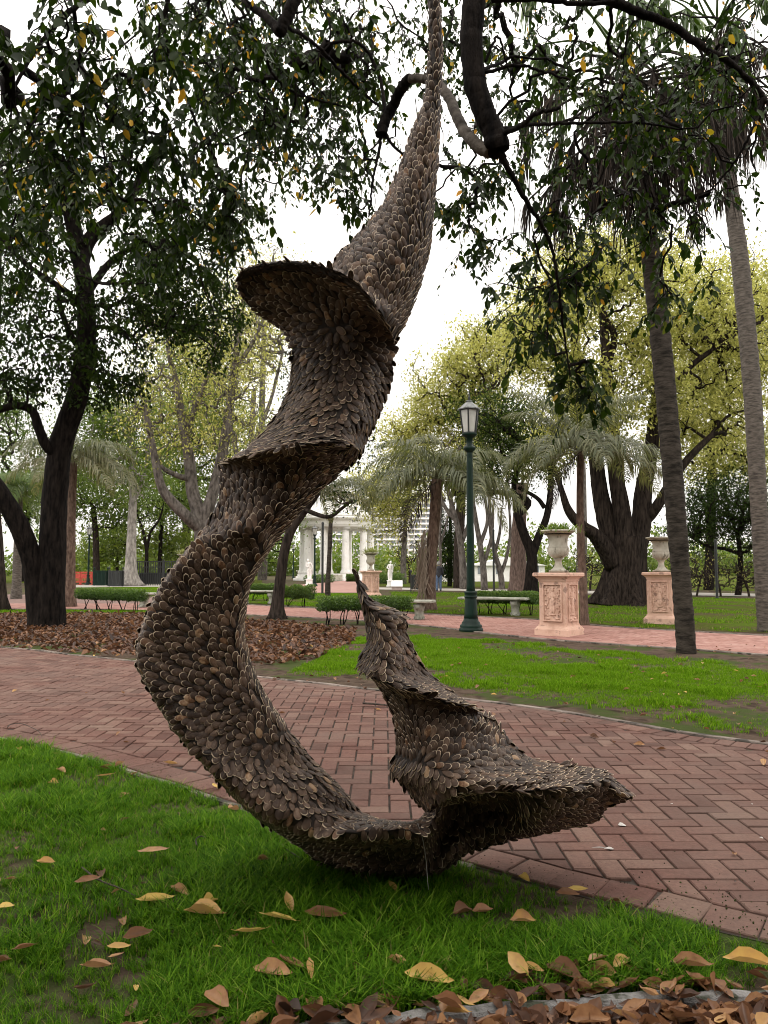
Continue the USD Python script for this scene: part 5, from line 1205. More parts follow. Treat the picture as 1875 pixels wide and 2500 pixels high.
# ---- stone benches
BEN = [((1206, 1502), -24, 'stone bench with scroll legs right behind the green lamp post'), ((968, 1512), -20, 'stone bench behind the hedge, its right end free, near the raised arm'), ((630, 1474), -22, 'stone bench behind the slim dark tree'), ((388, 1484), -20, 'stone bench touching the left edge of the sculpture')]
bb = gnd(*BEN[0][0]); bb[2] = 0
bench = thing('stone_bench', BEN[0][2], 'bench', bb, 'stone benches along the far path')
m = MB()
sec = [(-.24, .44), (.24, .44), (.255, .455), (.26, .475), (.255, .495), (.24, .51), (-.24, .51), (-.255, .495), (-.26, .475), (-.255, .455)]
V = np.array([[x, y, z] for x in (-1.0, -.985, .985, 1.0) for y, z in [((y_ if abs(x) < .99 else y_ * .965), (z_ if abs(x) < .99 else .475 + (z_ - .475) * .75)) for y_, z_ in sec]])
q = np.array([[r * 10 + k, r * 10 + (k + 1) % 10, (r + 1) * 10 + (k + 1) % 10, (r + 1) * 10 + k] for r in range(3) for k in range(10)])
m.add(V, [q, np.array([[0, k + 1, k] for k in range(1, 9)]), np.array([[30, 30 + k, 31 + k] for k in range(1, 9)])]); lp(bench, 'seat', m, bench_stone)
pr = Polygon([(-.2, 0), (.2, 0), (.2, .07), (.15, .09), (.11, .16), (.12, .24), (.17, .29), (.215, .33), (.22, .39), (.19, .44), (-.19, .44), (-.22, .39), (-.215, .33), (-.17, .29), (-.12, .24), (-.11, .16), (-.15, .09), (-.2, .07)])
for s in (-.62, .62):
    e = trimesh.creation.extrude_polygon(pr, .17, engine='earcut'); v = np.array(e.vertices); v = np.stack([v[:, 2] - .085 + s, v[:, 0], v[:, 1] - .02], 1)
    m = MB().add(v, e.faces[:, ::-1])
    for yy, zz, rr in ((.17, .37, .055), (-.17, .37, .055), (.15, .06, .04), (-.15, .06, .04)):
        for sx in (-1, 1):
            a = np.linspace(0, 9, 26); r_ = rr * (1 - a / 11)
            m.add(*tube(np.stack([np.full(26, s + sx * .087), yy + r_ * np.cos(a), zz + r_ * np.sin(a)], 1), .010, 5))
    lp(bench, 'leg', m, bench_stone, 40)
stage.GetPrimAtPath(bench.path).GetAttribute('xformOp:rotateZ').Set(float(BEN[0][1]))
for p, r, lab in BEN[1:]:
    b = gnd(*p); b[2] = 0; clone(bench, lab, b, r)

# ---- low clipped hedges on bare stems
def hedge(label, p0, p1, zb, zt, wid, nst, seed, gaps=0.0):
    a, b = gnd(*p0), gnd(*p1); a[2] = b[2] = 0
    rg_ = np.random.default_rng(seed); T = thing('low_hedge', label, 'hedge', (a + b) / 2)
    L = np.linalg.norm(b - a); d = (b - a) / L; s = np.array([-d[1], d[0], 0])
    for k in range(nst):
        t = (k + .5) / nst * L; m = MB()
        for j in range(3):
            o = a + d * (t + rg_.normal(0, .03)) + s * rg_.normal(0, .05); e = a + d * (t + rg_.normal(0, .10)) + s * rg_.normal(0, wid * .25) + [0, 0, zb + .08]
            m.add(*tube(spline([o - [0, 0, .02], (o + e) / 2 + rg_.normal(0, .025, 3), e], 4), np.linspace(.016, .009, 9), 5))
        part(T, 'stem', m.V, m.F, bark_dark, True)
    n = min(int(2600 * L * wid * (zt - zb) / .12) + 900, 16000 if a[1] < 40 else 3500)
    q = rg_.random((n, 3)); u = (q[:, 0] - .02) * L * 1.04
    k = meshkit.fbm(np.stack([u * 4, q[:, 1] * 2, q[:, 1] * 0 + seed], 1), 3, seed)
    lump = 1 - gaps * (.5 + .5 * np.cos(u / L * nst * 2 * math.pi + math.pi))
    shell = 1 - (1 - q[:, 2]) ** 1.6
    ang = q[:, 1] * 2 * math.pi
    P = a + d * u[:, None] + s * (np.cos(ang) * wid * .5 * np.sqrt(shell) * (.75 + .45 * k) * lump)[:, None]
    P[:, 2] = (zb + zt) / 2 + np.clip(np.sin(ang) * 1.25, -1, 1) * (zt - zb) / 2 * np.sqrt(shell) * (.8 + .35 * k) * lump
    V, F = leaf_verts(P, rg_.normal(0, 1, (n, 3)) + [0, 0, .5], rg_.normal(0, 1, (n, 3)), rg_.uniform(.035, .065, n) * (1 if a[1] < 40 else 2.4), rg_.uniform(.022, .036, n) * (1 if a[1] < 40 else 2.4), 'rhomb')
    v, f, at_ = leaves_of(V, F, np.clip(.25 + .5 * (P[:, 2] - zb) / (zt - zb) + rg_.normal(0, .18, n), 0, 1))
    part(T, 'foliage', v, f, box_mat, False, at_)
hedge('low clipped hedge on bare stems, in front of the leaf bed at left', (196, 1487), (345, 1494), .33, .68, .5, 5, 51)
hedge('low clipped hedge on bare stems behind the raised arm of the sculpture', (780, 1526), (1000, 1522), .33, .66, .5, 6, 52)
hedge('low clipped hedge behind the bench near the green lamp post', (1150, 1497), (1312, 1503), .32, .66, .45, 5, 53)
hedge('pair of small clipped bushes right of the slim dark tree', (684, 1482), (762, 1484), .28, .78, .55, 2, 54, .35)
hedge('small clipped bush left of the slim dark tree, behind the bench', (606, 1466), (690, 1468), .25, .72, .5, 3, 55, .2)
hedge('dark low hedge at the foot of the rotunda, left of its steps', (752, 1424), (808, 1422), .0, .75, 1.0, 2, 56)
hedge('dark low hedge at the foot of the rotunda, right of its steps', (846, 1420), (872, 1420), .0, .75, 1.0, 2, 57)
hedge('low trimmed hedge behind the standing statue', (918, 1424), (980, 1426), .0, .9, 1.0, 3, 58)

# ---- the rotunda
RD = 95.0; rc = at(822, 1390, RD); rc[2] = 0
rot = thing('rotunda', 'white round colonnade with steps, behind the pedestal and urn', 'rotunda', rc)
m = MB(); m.add(*lathe([(5.2, -.1), (5.2, .25), (4.9, .25), (4.9, .5), (4.7, .5), (4.7, .75), (.1, .75)], 64)); lp(rot, 'platform', m, white_stone)
for k in range(3):
    m = MB(); m.add(*box(-.95 - .0 * k, .95, -5.9 + .35 * k, -4.6, -.05 + .25 * k * 0, .22 + .25 * k - .02)); lp(rot, 'step', m, stone)
for k in range(10):
    a = math.radians(-90 + 18 + 36 * k); c = np.array([4.05 * math.cos(a), 4.05 * math.sin(a), 0])
    m = MB(); m.add(*lathe([(.62, .75), (.62, 1.05), (.52, 1.1), (.55, 1.2), (.46, 1.28), (.445, 2.5), (.39, 5.6), (.40, 5.7), (.43, 5.72), (.40, 5.78), (.5, 5.95)], 20, c)); m.add(*box(c[0] - .55, c[0] + .55, c[1] - .55, c[1] + .55, 5.95, 6.08)); lp(rot, 'column', m, white_stone, 40)
def annulus(prof, n=64):
    pr_ = np.array(prof + prof[:1]); V, F = lathe(pr_, n); return V[:-2], [F[1]]
m = MB(); m.add(*annulus([(3.55, 6.08), (4.55, 6.08), (4.55, 6.5), (4.62, 6.52), (4.62, 6.95), (4.75, 7.0), (5.0, 7.2), (5.05, 7.4), (4.5, 7.45), (3.55, 7.45)])); lp(rot, 'entablature', m, white_stone, 30)
m = MB(); m.add(*lathe([(4.4, 7.44), (4.4, 7.8), (4.1, 7.85), (3.6, 8.5), (2.6, 9.1), (1.3, 9.45), (.3, 9.55), (.25, 9.9)], 48)); lp(rot, 'dome', m, white_stone, 40)

# ---- the apartment block and the low white shed
BD = 450.0; w0, w1 = at(790, 1390, BD)[0], at(1085, 1390, BD)[0]
blk = thing('apartment_building', 'large pale apartment block with rows of windows, far behind the lamp post', 'building', ((w0 + w1) / 2, BD, 0))
cream = look('pale_render', (.74, .72, .69), (.8, .78, .76), .3, .85); buff = look('buff_panel', (.55, .46, .40), (.64, .55, .48), .4, .85)
pane_dark = look('window_glass', (.16, .18, .2), (.3, .32, .34), .5, .15, spec=.6)
nb_, nf_ = 20, 15; bw = (w1 - w0) / nb_
m = MB(); m.add(*box(w0, w1, BD + .3, BD + 18, 0, nf_ * 3.0 + 1)); part(blk, 'wall', m.V, m.F, cream)
for f in range(nf_ + 1):
    m = MB(); m.add(*box(w0 - .2, w1 + .2, BD - 1.1, BD + .31, f * 3.0 - .12, f * 3.0 + .12)); part(blk, 'floor_slab', m.V, m.F, cream)
for b in range(nb_ + 1):
    m = MB(); m.add(*box(w0 + b * bw - .14, w0 + b * bw + .14, BD - .9, BD + .305, 0, nf_ * 3.0 - .13)); part(blk, 'pier', m.V, m.F, cream)
for f in range(nf_):
    for b in range(nb_):
        if f < 3 and b % 3: continue
        x = w0 + b * bw; z = f * 3.0
        m = MB(); m.add(*box(x + .5, x + bw - .5, BD + .12, BD + .31, z + .95, z + 2.45)); part(blk, 'window', m.V, m.F, pane_dark)
m = MB()
for f in range(nf_):
    for b in range(nb_):
        m.add(*box(w0 + b * bw + .16, w0 + (b + 1) * bw - .16, BD - 1.08, BD - 1.0, f * 3.0 + .12, f * 3.0 + .85))
part(blk, 'balcony_front', m.V, m.F, cream, kind='stuff')
m = MB()
for f in range(nf_):
    for b in range(0, nb_, 2): m.add(*box(w0 + (b + .02) * bw + .2, w0 + b * bw + .9, BD + .1, BD + .31, f * 3.0 + .3, f * 3.0 + 2.7))
part(blk, 'buff_strip', m.V, m.F, buff, kind='stuff')
def shed(label, u0, u1, d, h, rise):
    x0, x1 = at(u0, 1390, d)[0], at(u1, 1390, d)[0]; T = thing('white_shed', label, 'shed', ((x0 + x1) / 2, d, 0)); e = .25
    m = MB().add(*box(x0, x1, d, d + 6, -.05, h)); part(T, 'wall', m.V, m.F, white_stone)
    xm = (x0 + x1) / 2
    V = np.array([[x0 - e, d - e, h], [x1 + e, d - e, h], [xm, d - e, h + rise], [x0 - e, d + 6 + e, h], [x1 + e, d + 6 + e, h], [xm, d + 6 + e, h + rise]]) + [0, 0, .005]
    part(T, 'roof', V, [np.array([[0, 1, 2], [3, 5, 4]]), np.array([[0, 2, 5, 3], [1, 4, 5, 2], [0, 3, 4, 1]])], look('white_sheet_roof', (.72, .71, .69), (.8, .79, .77), 1, .5) if not stage.GetPrimAtPath('/World/Looks/white_sheet_roof') else UsdShade.Material.Get(stage, '/World/Looks/white_sheet_roof'))
    for k in range(4):
        xx = x0 + (x1 - x0) * (k + .5) / 4; m = MB().add(*box(xx - .35, xx + .35, d - .03, d + .01, .8, 1.7)); part(T, 'window', m.V, m.F, pane_dark)
shed('low white gabled shed behind the person, left', 1082, 1150, 85, 1.6, .9)
shed('low white gabled shed behind the bare grey trunks', 1152, 1330, 85, 1.7, .9)

# ---- figures: joints with radii, hulls between them, one surface
def figure(bones, fine=.02, smooth=6):
    M = m3.Manifold()
    for (a, ra), (b, rb) in bones:
        M = M + m3.Manifold.batch_hull([m3.Manifold.sphere(ra, 16).translate(tuple(map(float, a))), m3.Manifold.sphere(rb, 16).translate(tuple(map(float, b)))])
    me = M.refine_to_length(fine).to_mesh(); t = trimesh.Trimesh(me.vert_properties[:, :3], me.tri_verts, process=True)
    trimesh.smoothing.filter_taubin(t, iterations=smooth); return np.array(t.vertices), np.array(t.faces)
def chain(*jr): return list(zip(jr[:-1], jr[1:]))
def hand(w, dirv, sv):
    w, d, s = np.array(w, float), np.array(dirv, float), np.array(sv, float); out = chain((w, .028), (w + d * .08, .034))
    for k, l in zip((-.027, -.009, .009, .027), (.07, .085, .08, .06)): out += chain((w + d * .08 + s * k, .010), (w + d * (.08 + l * .6) + s * k, .009), (w + d * (.08 + l) + s * k + np.cross(d, s) * .012, .008))
    out += chain((w + d * .03 + s * .03, .012), (w + d * .075 + s * .055, .010), (w + d * .105 + s * .058, .008)); return out
pp = gnd(1071, 1443); pp[2] = 0
man = thing('person', 'person in a dark jacket and blue jeans standing with back turned, behind the fibrous palm', 'person', pp)
legs = lambda k=0.0: chain(((-.09, 0, .88), .10 + k), ((-.10, .01, .48), .065 + k), ((-.10, -.01, .09), .045 + k)) + chain(((.09, 0, .88), .10 + k), ((.11, .02, .48), .065 + k), ((.12, .0, .09), .045 + k))
feet = chain(((-.10, -.03, .05), .045), ((-.11, .14, .04), .04)) + chain(((.12, -.02, .05), .045), ((.14, .15, .04), .04))
torso = lambda k=0.0: chain(((0, 0, .93), .135 + k), ((0, .0, 1.15), .14 + k), ((0, .0, 1.34), .15 + k)) + chain(((-.14, 0, 1.38), .075 + k), ((.14, 0, 1.38), .075 + k))
arms = lambda k=0.0: chain(((-.19, 0, 1.38), .06 + k), ((-.23, .02, 1.10), .045 + k), ((-.20, .16, .93), .035 + k)) + chain(((.19, 0, 1.38), .06 + k), ((.24, .02, 1.10), .045 + k), ((.21, .16, .93), .035 + k))
head = chain(((0, .0, 1.42), .055), ((0, .03, 1.53), .055)) + chain(((0, .03, 1.60), .095), ((0, .05, 1.66), .092)) + chain(((0, .12, 1.56), .05), ((0, .10, 1.60), .06)) + chain(((0, .155, 1.60), .014), ((0, .14, 1.63), .012)) + chain(((-.1, .03, 1.60), .02), ((-.1, .03, 1.63), .018)) + chain(((.1, .03, 1.60), .02), ((.1, .03, 1.63), .018))
skin_m = look('skin', (.42, .26, .19), (.5, .32, .24), 20, .5)
fv, ff = figure(legs() + feet + torso() + arms() + head + hand((-.20, .17, .92), (.1, .6, -.75), (1, 0, 0)) + hand((.21, .17, .92), (-.1, .6, -.75), (-1, 0, 0)))
part(man, 'body', fv + pp, ff, skin_m, True)
fv, ff = figure(torso(.022) + arms(.02), .03); part(man, 'jacket', fv + pp, ff, look('dark_jacket', (.018, .018, .022), (.04, .04, .046), 12, .85, .4, 40), True)
fv, ff = figure(legs(.018), .03); part(man, 'jeans', fv + pp, ff, look('blue_denim', (.06, .09, .15), (.12, .16, .24), 12, .9, .3, 60), True)
fv, ff = figure(chain(((0, .0, 1.62), .103), ((0, .035, 1.68), .10)), .03); part(man, 'hair', fv + pp, ff, look('grey_hair', (.12, .11, .10), (.26, .25, .23), 30, .8), True)
fv, ff = figure(chain(((-.10, -.035, .05), .055), ((-.11, .16, .045), .05)) + chain(((.12, -.025, .05), .055), ((.14, .17, .045), .05)), .03); fv[:, 2] = np.maximum(fv[:, 2], .0); part(man, 'shoes', fv + pp, ff, iron_black, True)

def statue(label, uv, h, lean, seed, seated=False):
    b = gnd(*uv); b[2] = 0; T = thing('statue', label, 'statue', b); k = h / 2.3
    m = MB(); sq(m, .32 * k, -.03, .12 * k, .01); sq(m, .26 * k, .12 * k, .5 * k, .01); sq(m, .3 * k, .5 * k, .58 * k, .01); part(T, 'plinth', m.V + b, m.F, white_stone)
    z = .58
    bones = chain(((-.07, 0, z + .05), .10), ((-.08, -.03, z + .45), .12), ((-.05, 0, z + .85), .14)) + chain(((.09, 0, z + .05), .11), ((.10, .02, z + .45), .12), ((.06, 0, z + .85), .14)) + chain(((0, 0, z + .85), .15), ((lean * .1, 0, z + 1.1), .13), ((lean * .15, 0, z + 1.28), .15)) + \
        chain(((lean * .15 - .15, 0, z + 1.34), .07), ((lean * .15 + .15, 0, z + 1.34), .07)) + chain(((lean * .15 - .18, 0, z + 1.34), .06), ((-.26, -.04, z + 1.08), .05), ((-.12, -.16, z + 1.02), .04)) + chain(((lean * .15 + .18, 0, z + 1.34), .06), ((.27, -.02, z + 1.1), .05), ((.24, -.06, z + .84), .04)) + \
        chain(((lean * .15, 0, z + 1.38), .055), ((lean * .2, -.01, z + 1.48), .055)) + chain(((lean * .22, -.02, z + 1.56), .09), ((lean * .22, -.01, z + 1.62), .092)) + chain(((lean * .22, -.09, z + 1.55), .03), ((lean * .22, -.07, z + 1.58), .04)) + chain(((.05, .1, z), .12), ((0, .1, z + .9), .12)) + hand((-.12, -.16, z + 1.02), (.8, -.5, .1), (0, .3, 1)) + hand((.24, -.06, z + .84), (0, -.2, -1), (1, 0, 0))
    fv, ff = figure([((np.array(a) * k, ra * k), (np.array(c) * k, rb * k)) for (a, ra), (c, rb) in bones], .03, 4)
    part(T, 'figure', fv + b, ff, white_stone, True)
statue('white statue standing at the left foot of the rotunda', (755, 1430), 2.15, -.5, 1)
statue('white draped statue standing right of the near pedestal, before the hedge', (952, 1432), 1.95, .3, 2)
b = gnd(969, 1440); b[2] = 0
T = thing('information_board', 'slanted white board on a low block, right of the draped statue', 'sign board', b)
m = MB().add(*box(-.33, .33, -.1, .25, -.03, .22)); lp(T, 'block', m, look('rose_block', (.4, .3, .26), (.5, .4, .35), 5, .8))
V, F = box(-.36, .36, -.26, .26, -.02, .02); a_ = math.radians(48); V = np.stack([V[:, 0], V[:, 1] * math.cos(a_) - V[:, 2] * math.sin(a_), V[:, 1] * math.sin(a_) + V[:, 2] * math.cos(a_) + .40], 1); part(T, 'board', V + b, F, white_stone)

# ---- bins, barrier, railings, posts
def bin_(label, uv, w, h, mat, post=False):
    b = gnd(*uv); b[2] = 0; T = thing('litter_bin', label, 'bin', b)
    m = MB(); z0 = .22 if post else .08
    for k in range(9):
        x = -w / 2 + w * (k + .5) / 9
        for y in (-w / 2, w / 2): part(T, 'slat', MB().add(*box(x - w / 22, x + w / 22, y - .015, y + .015, z0, h)).V + b, box(0, 1, 0, 1, 0, 1)[1], mat)
        for y in (-w / 2, w / 2): part(T, 'slat', rotz(MB().add(*box(x - w / 22, x + w / 22, y - .015, y + .015, z0, h)).V, 90) + b, box(0, 1, 0, 1, 0, 1)[1], mat)
    m.add(*box(-w / 2 - .02, w / 2 + .02, -w / 2 - .02, w / 2 + .02, h - .06, h + .005)); m.add(*box(-w / 2 - .02, w / 2 + .02, -w / 2 - .02, w / 2 + .02, z0 - .03, z0 + .04)); lp(T, 'hoops', m, mat)
    for sx in ((-1, 1) if not post else (-1,)):
        m = MB().add(*lathe([(.035, -.03), (.035, h + .12), (.06, h + .15), (.075, h + .2), (.05, h + .26), (.01, h + .28)], 12, (sx * (w / 2 + .055), 0, 0))); lp(T, 'post', m, mat, 40)
bin_('dark green slatted bin with ball-topped posts, at left under the lamp post', (246, 1430), .95, 1.2, iron_green)
bin_('black slatted bin with ball-topped posts, beside the pale trunk at left', (283, 1432), .9, 1.2, iron_black)
bin_('black basket bin on a post, left of the fibrous palm', (1016, 1447), .48, 1.0, iron_black, True)
b = gnd(196, 1428); b[2] = 0
T = thing('plastic_barrier', 'bright red plastic barrier beside the left lamp post', 'barrier', b)
red = look('red_plastic', (.36, .045, .03), (.42, .065, .045), 5, .5)
for k in range(2):
    o = np.array([-.5 + 1.02 * k, 0, 0])
    m = MB(); m.add(*box(-.5, .5, -.03, .03, 1.0, 1.1)); m.add(*box(-.5, .5, -.03, .03, .55, .95)); m.add(*box(-.5, .5, -.03, .03, .2, .3)); m.add(*box(-.5, -.42, -.029, .029, 0, 1.0)); m.add(*box(.42, .5, -.029, .029, 0, 1.0))
    part(T, 'panel', m.V + o + b, m.F, red)
    for kk in range(6): part(T, 'bar', box(-.36 + .14 * kk, -.31 + .14 * kk, -.02, .02, .28, .57)[0] + o + b, box(0, 1, 0, 1, 0, 1)[1], red)
    part(T, 'foot', MB().add(*box(-.45, -.35, -.3, .3, 0, .05)).add(*box(.35, .45, -.3, .3, 0, .05)).V + o + b, np.vstack([box(0, 1, 0, 1, 0, 1)[1], box(0, 1, 0, 1, 0, 1)[1] + 8]), red)
FD = 64.0; b = at(390, 1390, FD); b[2] = 0
T = thing('iron_railings', 'black iron railings with a dark lower panel, behind the pale trunk', 'railing', b)
x0, x1 = -2.0, 2.6
for k in range(26):
    x = x0 + (x1 - x0) * k / 25
    part(T, 'bar', box(x - .03, x + .03, -.03, .03, 0, 1.95)[0] + b, box(0, 1, 0, 1, 0, 1)[1], iron_black)
for z in (.12, .95, 1.45, 1.9): part(T, 'rail', box(x0 - .05, x1 + .05, -.05, .05, z, z + .07)[0] + b, box(0, 1, 0, 1, 0, 1)[1], iron_black)
for x in (x0, (x0 + x1) / 2, x1): part(T, 'post', box(x - .07, x + .07, -.07, .07, -.02, 2.1)[0] + b, box(0, 1, 0, 1, 0, 1)[1], iron_black)
part(T, 'lower_panel', box(x0 + .3, x1 - .8, .055, .09, .2, .95)[0] + b, box(0, 1, 0, 1, 0, 1)[1], iron_black)
def post(label, uv, r, h):
    b = gnd(*uv); b[2] = 0; T = thing('metal_post', label, 'post', b)
    m = MB().add(*lathe([(r * 1.6, -.03), (r * 1.6, .05), (r, .07), (r, h), (r * 1.15, h + .01), (r * 1.1, h + .05)], 14)); pole_ = lp(T, 'pole', m, iron_black, 40)
    m = MB().add(*lathe([(r * 1.1, h + .04), (r * 1.2, h + .08), (r * .5, h + .13), (.005, h + .15)], 12)); lp(pole_, 'top_knob', m, iron_black, True)
post('plain dark post standing before the rotunda columns', (787, 1450), .065, 3.7)
post('slim dark post among the bare grey trunks', (1206, 1445), .06, 3.5)
post('dark post under the round dark tree at right', (1751, 1462), .06, 2.5)
# ---------------------------------------------------------------- the tree whose boughs hang into the view from above
rc_ = np.random.default_rng(314)
oh = thing('overhanging_tree', 'large-leaved tree whose dark boughs and yellowing leaves hang down across the top of the view', 'tree', (3.3, 2.6, 0))
tr = spline([(3.3, 2.6, -.1), (3.25, 2.7, 1.2), (3.1, 2.9, 2.6), (2.7, 3.4, 4.0), (2.2, 4.0, 5.0)], 6)
part(oh, 'trunk', *bark_tube(tr, np.linspace(.34, .17, len(tr)), 18, .1, 5, .4, 3), bark_dark, True)
CD = 4.6
boughs = [([at(1330, -420, CD), at(1215, -260, CD), at(1172, -120, CD), at(1158, 0, CD), at(1152, 100, CD), at(1158, 190, CD), at(1178, 265, CD), at(1205, 325, CD), at(1214, 368, CD)], 31, 27),
          ([at(1000, 192, CD + .7), at(1050, 195, CD + .6), at(1092, 232, CD + .4), at(1118, 290, CD + .2), at(1150, 342, CD + .05), at(1195, 372, CD)], 12, 16), ([at(1000, 192, CD + .7), at(975, 225, CD + .9), at(955, 268, CD + 1), at(938, 300, CD + 1), at(932, 330, CD + 1)], 15, 17), ([at(932, 318, CD + 1), at(925, 370, CD + 1), at(912, 430, CD + 1), at(900, 530, CD + 1)], 6, 2.5), ([at(935, 318, CD + 1), at(955, 350, CD + 1), at(985, 378, CD + 1.1)], 6, 4),
          ([at(1215, 368, CD), at(1250, 430, CD + .1), at(1285, 492, CD + .2), at(1322, 550, CD + .4), at(1345, 600, CD + .5), at(1362, 690, CD + .6), at(1375, 800, CD + .8), at(1392, 920, CD + .9)], 8, 2.5), ([at(1225, 365, CD), at(1245, 420, CD + .1), at(1268, 470, CD + .2)], 6, 3), ([at(1222, 330, CD), at(1268, 308, CD - .2), at(1310, 278, CD - .4), at(1370, 262, CD - .5)], 8, 4), ([at(1218, 318, CD), at(1290, 305, CD + .1), at(1400, 300, CD + .2), at(1560, 300, CD + .3), at(1660, 315, CD + .4)], 6, 2.5), ([at(1178, 170, CD), at(1230, 150, CD + .2), at(1250, 140, CD + .2), at(1340, 145, CD + .3)], 5, 3), ([at(1185, 150, CD), at(1215, 90, CD), at(1235, 150, CD + .1), at(1250, 200, CD + .2)], 4, 2), ([at(1180, 178, CD), at(1260, 160, CD - .1), at(1310, 170, CD - .1), at(1390, 195, CD)], 5, 3),
          ([at(1300, -60, CD + .8), at(1460, -10, CD + .8), at(1560, 30, CD + .8), at(1640, 62, CD + .8), at(1720, 118, CD + .8), at(1790, 160, CD + .9), at(1850, 220, CD + 1), at(1870, 250, CD + 1)], 16, 7), ([at(1862, 240, CD + 1), at(1835, 320, CD + 1), at(1790, 400, CD + 1.1), at(1730, 470, CD + 1.2)], 6, 2.5), ([at(1200, 0, CD), at(1300, -2, CD), at(1420, 10, CD), at(1500, 5, CD)], 8, 5),
          ([at(770, -160, CD + .3), at(725, -20, CD + .3), at(700, 40, CD + .3), at(683, 80, CD + .3)], 20, 15), ([at(683, 80, CD + .3), at(650, 40, CD + .4), at(600, 10, CD + .5), at(540, -20, CD + .6)], 13, 9), ([at(690, 60, CD + .3), at(760, 100, CD + .6), at(820, 160, CD + .8), at(880, 220, CD + 1), at(925, 260, CD + 1)], 6, 4), ([at(790, 110, CD + 1), at(860, 100, CD + 1), at(900, 130, CD + 1.1), at(930, 200, CD + 1.1), at(940, 280, CD + 1)], 5, 6),
          ([at(540, -20, CD + .6), at(430, -60, CD + .4), at(300, -40, CD + .2), at(180, 20, CD), at(90, 120, CD), at(30, 220, CD)], 12, 4), ([at(430, -60, CD + .4), at(400, 60, CD + .5), at(430, 180, CD + .7), at(480, 300, CD + .8), at(540, 420, CD + 1)], 8, 3), ([at(600, 10, CD + .5), at(640, 130, CD + .8), at(690, 210, CD + 1), at(760, 240, CD + 1.2), at(850, 262, CD + 1.3)], 5, 3), ([at(180, 20, CD), at(200, 160, CD + .3), at(240, 300, CD + .6), at(260, 420, CD + .8)], 6, 2.5)]
link = [tr[-1], (1.7, 4.3, 5.6), at(1330, -420, CD)]
boughs += [(link, 50, 32), ([tr[-1], (1.4, 4.6, 6.0), (.5, 4.8, 5.6), at(770, -160, CD + .3)], 38, 20), ([tr[-1], (2.0, 4.8, 5.4), at(1300, -60, CD + .8)], 28, 16)]
nodes = []
for k, (pts, r0, r1) in enumerate(boughs):
    P = spline(np.array(pts), 10); P[1:-1] += rc_.normal(0, .003, (len(P) - 2, 3)); rr = np.linspace(r0, r1, len(P)) * CD / FPX
    if k == 0: rr[-9:] *= np.array([1.02, 1.06, 1.12, 1.18, 1.22, 1.24, 1.2, 1.1, .85])
    if r0 == 17 or (r0, r1) == (15, 17): rr[-3:] *= [1.1, 1.15, 1.2]
    part(oh, 'bough', *bark_tube(P, rr, 14 if r0 > 10 else 7, .03, seed=k, freq=1.2), bough_bark if k == 1 else bark_dark, True, label='paler grey crooked bough' if k == 1 else None)
    nodes.append(P[2:])
nodes = np.vstack(nodes)
B_ = [(1330, 200, 8.0, 160, 160, 1, 30), (1560, 200, 8.2, 200, 170, 1, 36), (1760, 260, 8, 130, 170, 1, 22), (1040, 300, 7.6, 130, 170, .8, 16), (1180, 420, 7.6, 120, 120, .8, 14), (960, 60, 7.4, 140, 80, .8, 16), (1500, 520, 7.6, 170, 100, .8, 16), (1300, 700, 7.4, 120, 120, .8, 10), (110, 110, 4.2, 190, 130, .6, 25), (330, 160, 4.4, 170, 170, .7, 30), (170, 330, 4.3, 150, 150, .6, 23), (420, 360, 4.6, 150, 140, .6, 23), (520, 100, 5.2, 130, 110, .7, 36), (570, 470, 5.0, 80, 110, .5, 22), (40, 520, 5.4, 80, 130, .6, 10), (700, 160, 6.0, 150, 130, .7, 38), (830, 90, 6.4, 110, 100, .8, 26), (900, 230, 5.8, 60, 60, .3, 9), (850, 430, 5.8, 60, 100, .3, 11), (630, 300, 5.6, 90, 90, .6, 16), (760, 330, 6.4, 80, 80, .6, 12),
      (720, 60, 8.0, 200, 100, 1.2, 60), (620, 230, 8.2, 160, 120, 1.2, 40), (780, 220, 8.6, 150, 150, 1.2, 34), (700, 380, 8.4, 130, 100, 1, 16), (860, 300, 8.0, 90, 120, 1, 22), (1120, 120, 8, 110, 130, 1, 26), (1240, 250, 8, 90, 120, 1, 11), (480, 60, 8.5, 200, 120, 1.2, 40), (560, 240, 6.2, 120, 120, .8, 26), (300, 520, 5.6, 160, 90, .7, 17), (100, 480, 5.2, 120, 100, .6, 14), (460, 540, 5.6, 100, 90, .5, 14),
      (1290, 60, 6.4, 150, 80, .7, 14), (1440, 150, 6.0, 150, 120, .7, 14), (1590, 70, 6.2, 150, 90, .7, 12), (1770, 70, 5.6, 140, 90, .7, 15), (1690, 250, 5.2, 150, 130, .6, 17), (1480, 300, 5.4, 140, 100, .6, 12), (1380, 430, 5.6, 110, 90, .5, 8), (1570, 440, 6.0, 150, 100, .6, 10), (1780, 430, 6.0, 100, 110, .5, 7),
      (1310, 570, 5.8, 110, 120, .5, 10), (1430, 660, 5.8, 110, 110, .5, 14), (1350, 800, 5.9, 110, 130, .5, 12), (1430, 920, 5.8, 60, 90, .3, 9), (1240, 760, 6, 110, 110, .5, 7), (1120, 480, 6.2, 80, 70, .4, 14), (1170, 620, 6.4, 100, 90, .5, 8), (1620, 580, 6.0, 120, 110, .5, 10), (1120, 60, 6.6, 90, 60, .5, 10), (1640, 740, 6.2, 90, 80, .5, 7), (1240, 420, 6.0, 80, 80, .4, 7)]
tg = np.vstack([blob(*b, rc_) for b in B_])
over = np.stack([rc_.uniform(-5, 5, 640), rc_.uniform(-4.5, 2.6, 640), rc_.uniform(3.6, 7.0, 640)], 1)
over = over[~in_view(over, 40) | (over[:, 2] > 1.3 + over[:, 1] * .95)]
over = over[over[:, 2] > 1.6 + over[:, 1] * .78]
tg = np.vstack([tg, over]); n_seen = len(tg) - len(over)
P, par = grow(nodes, tg, .25)
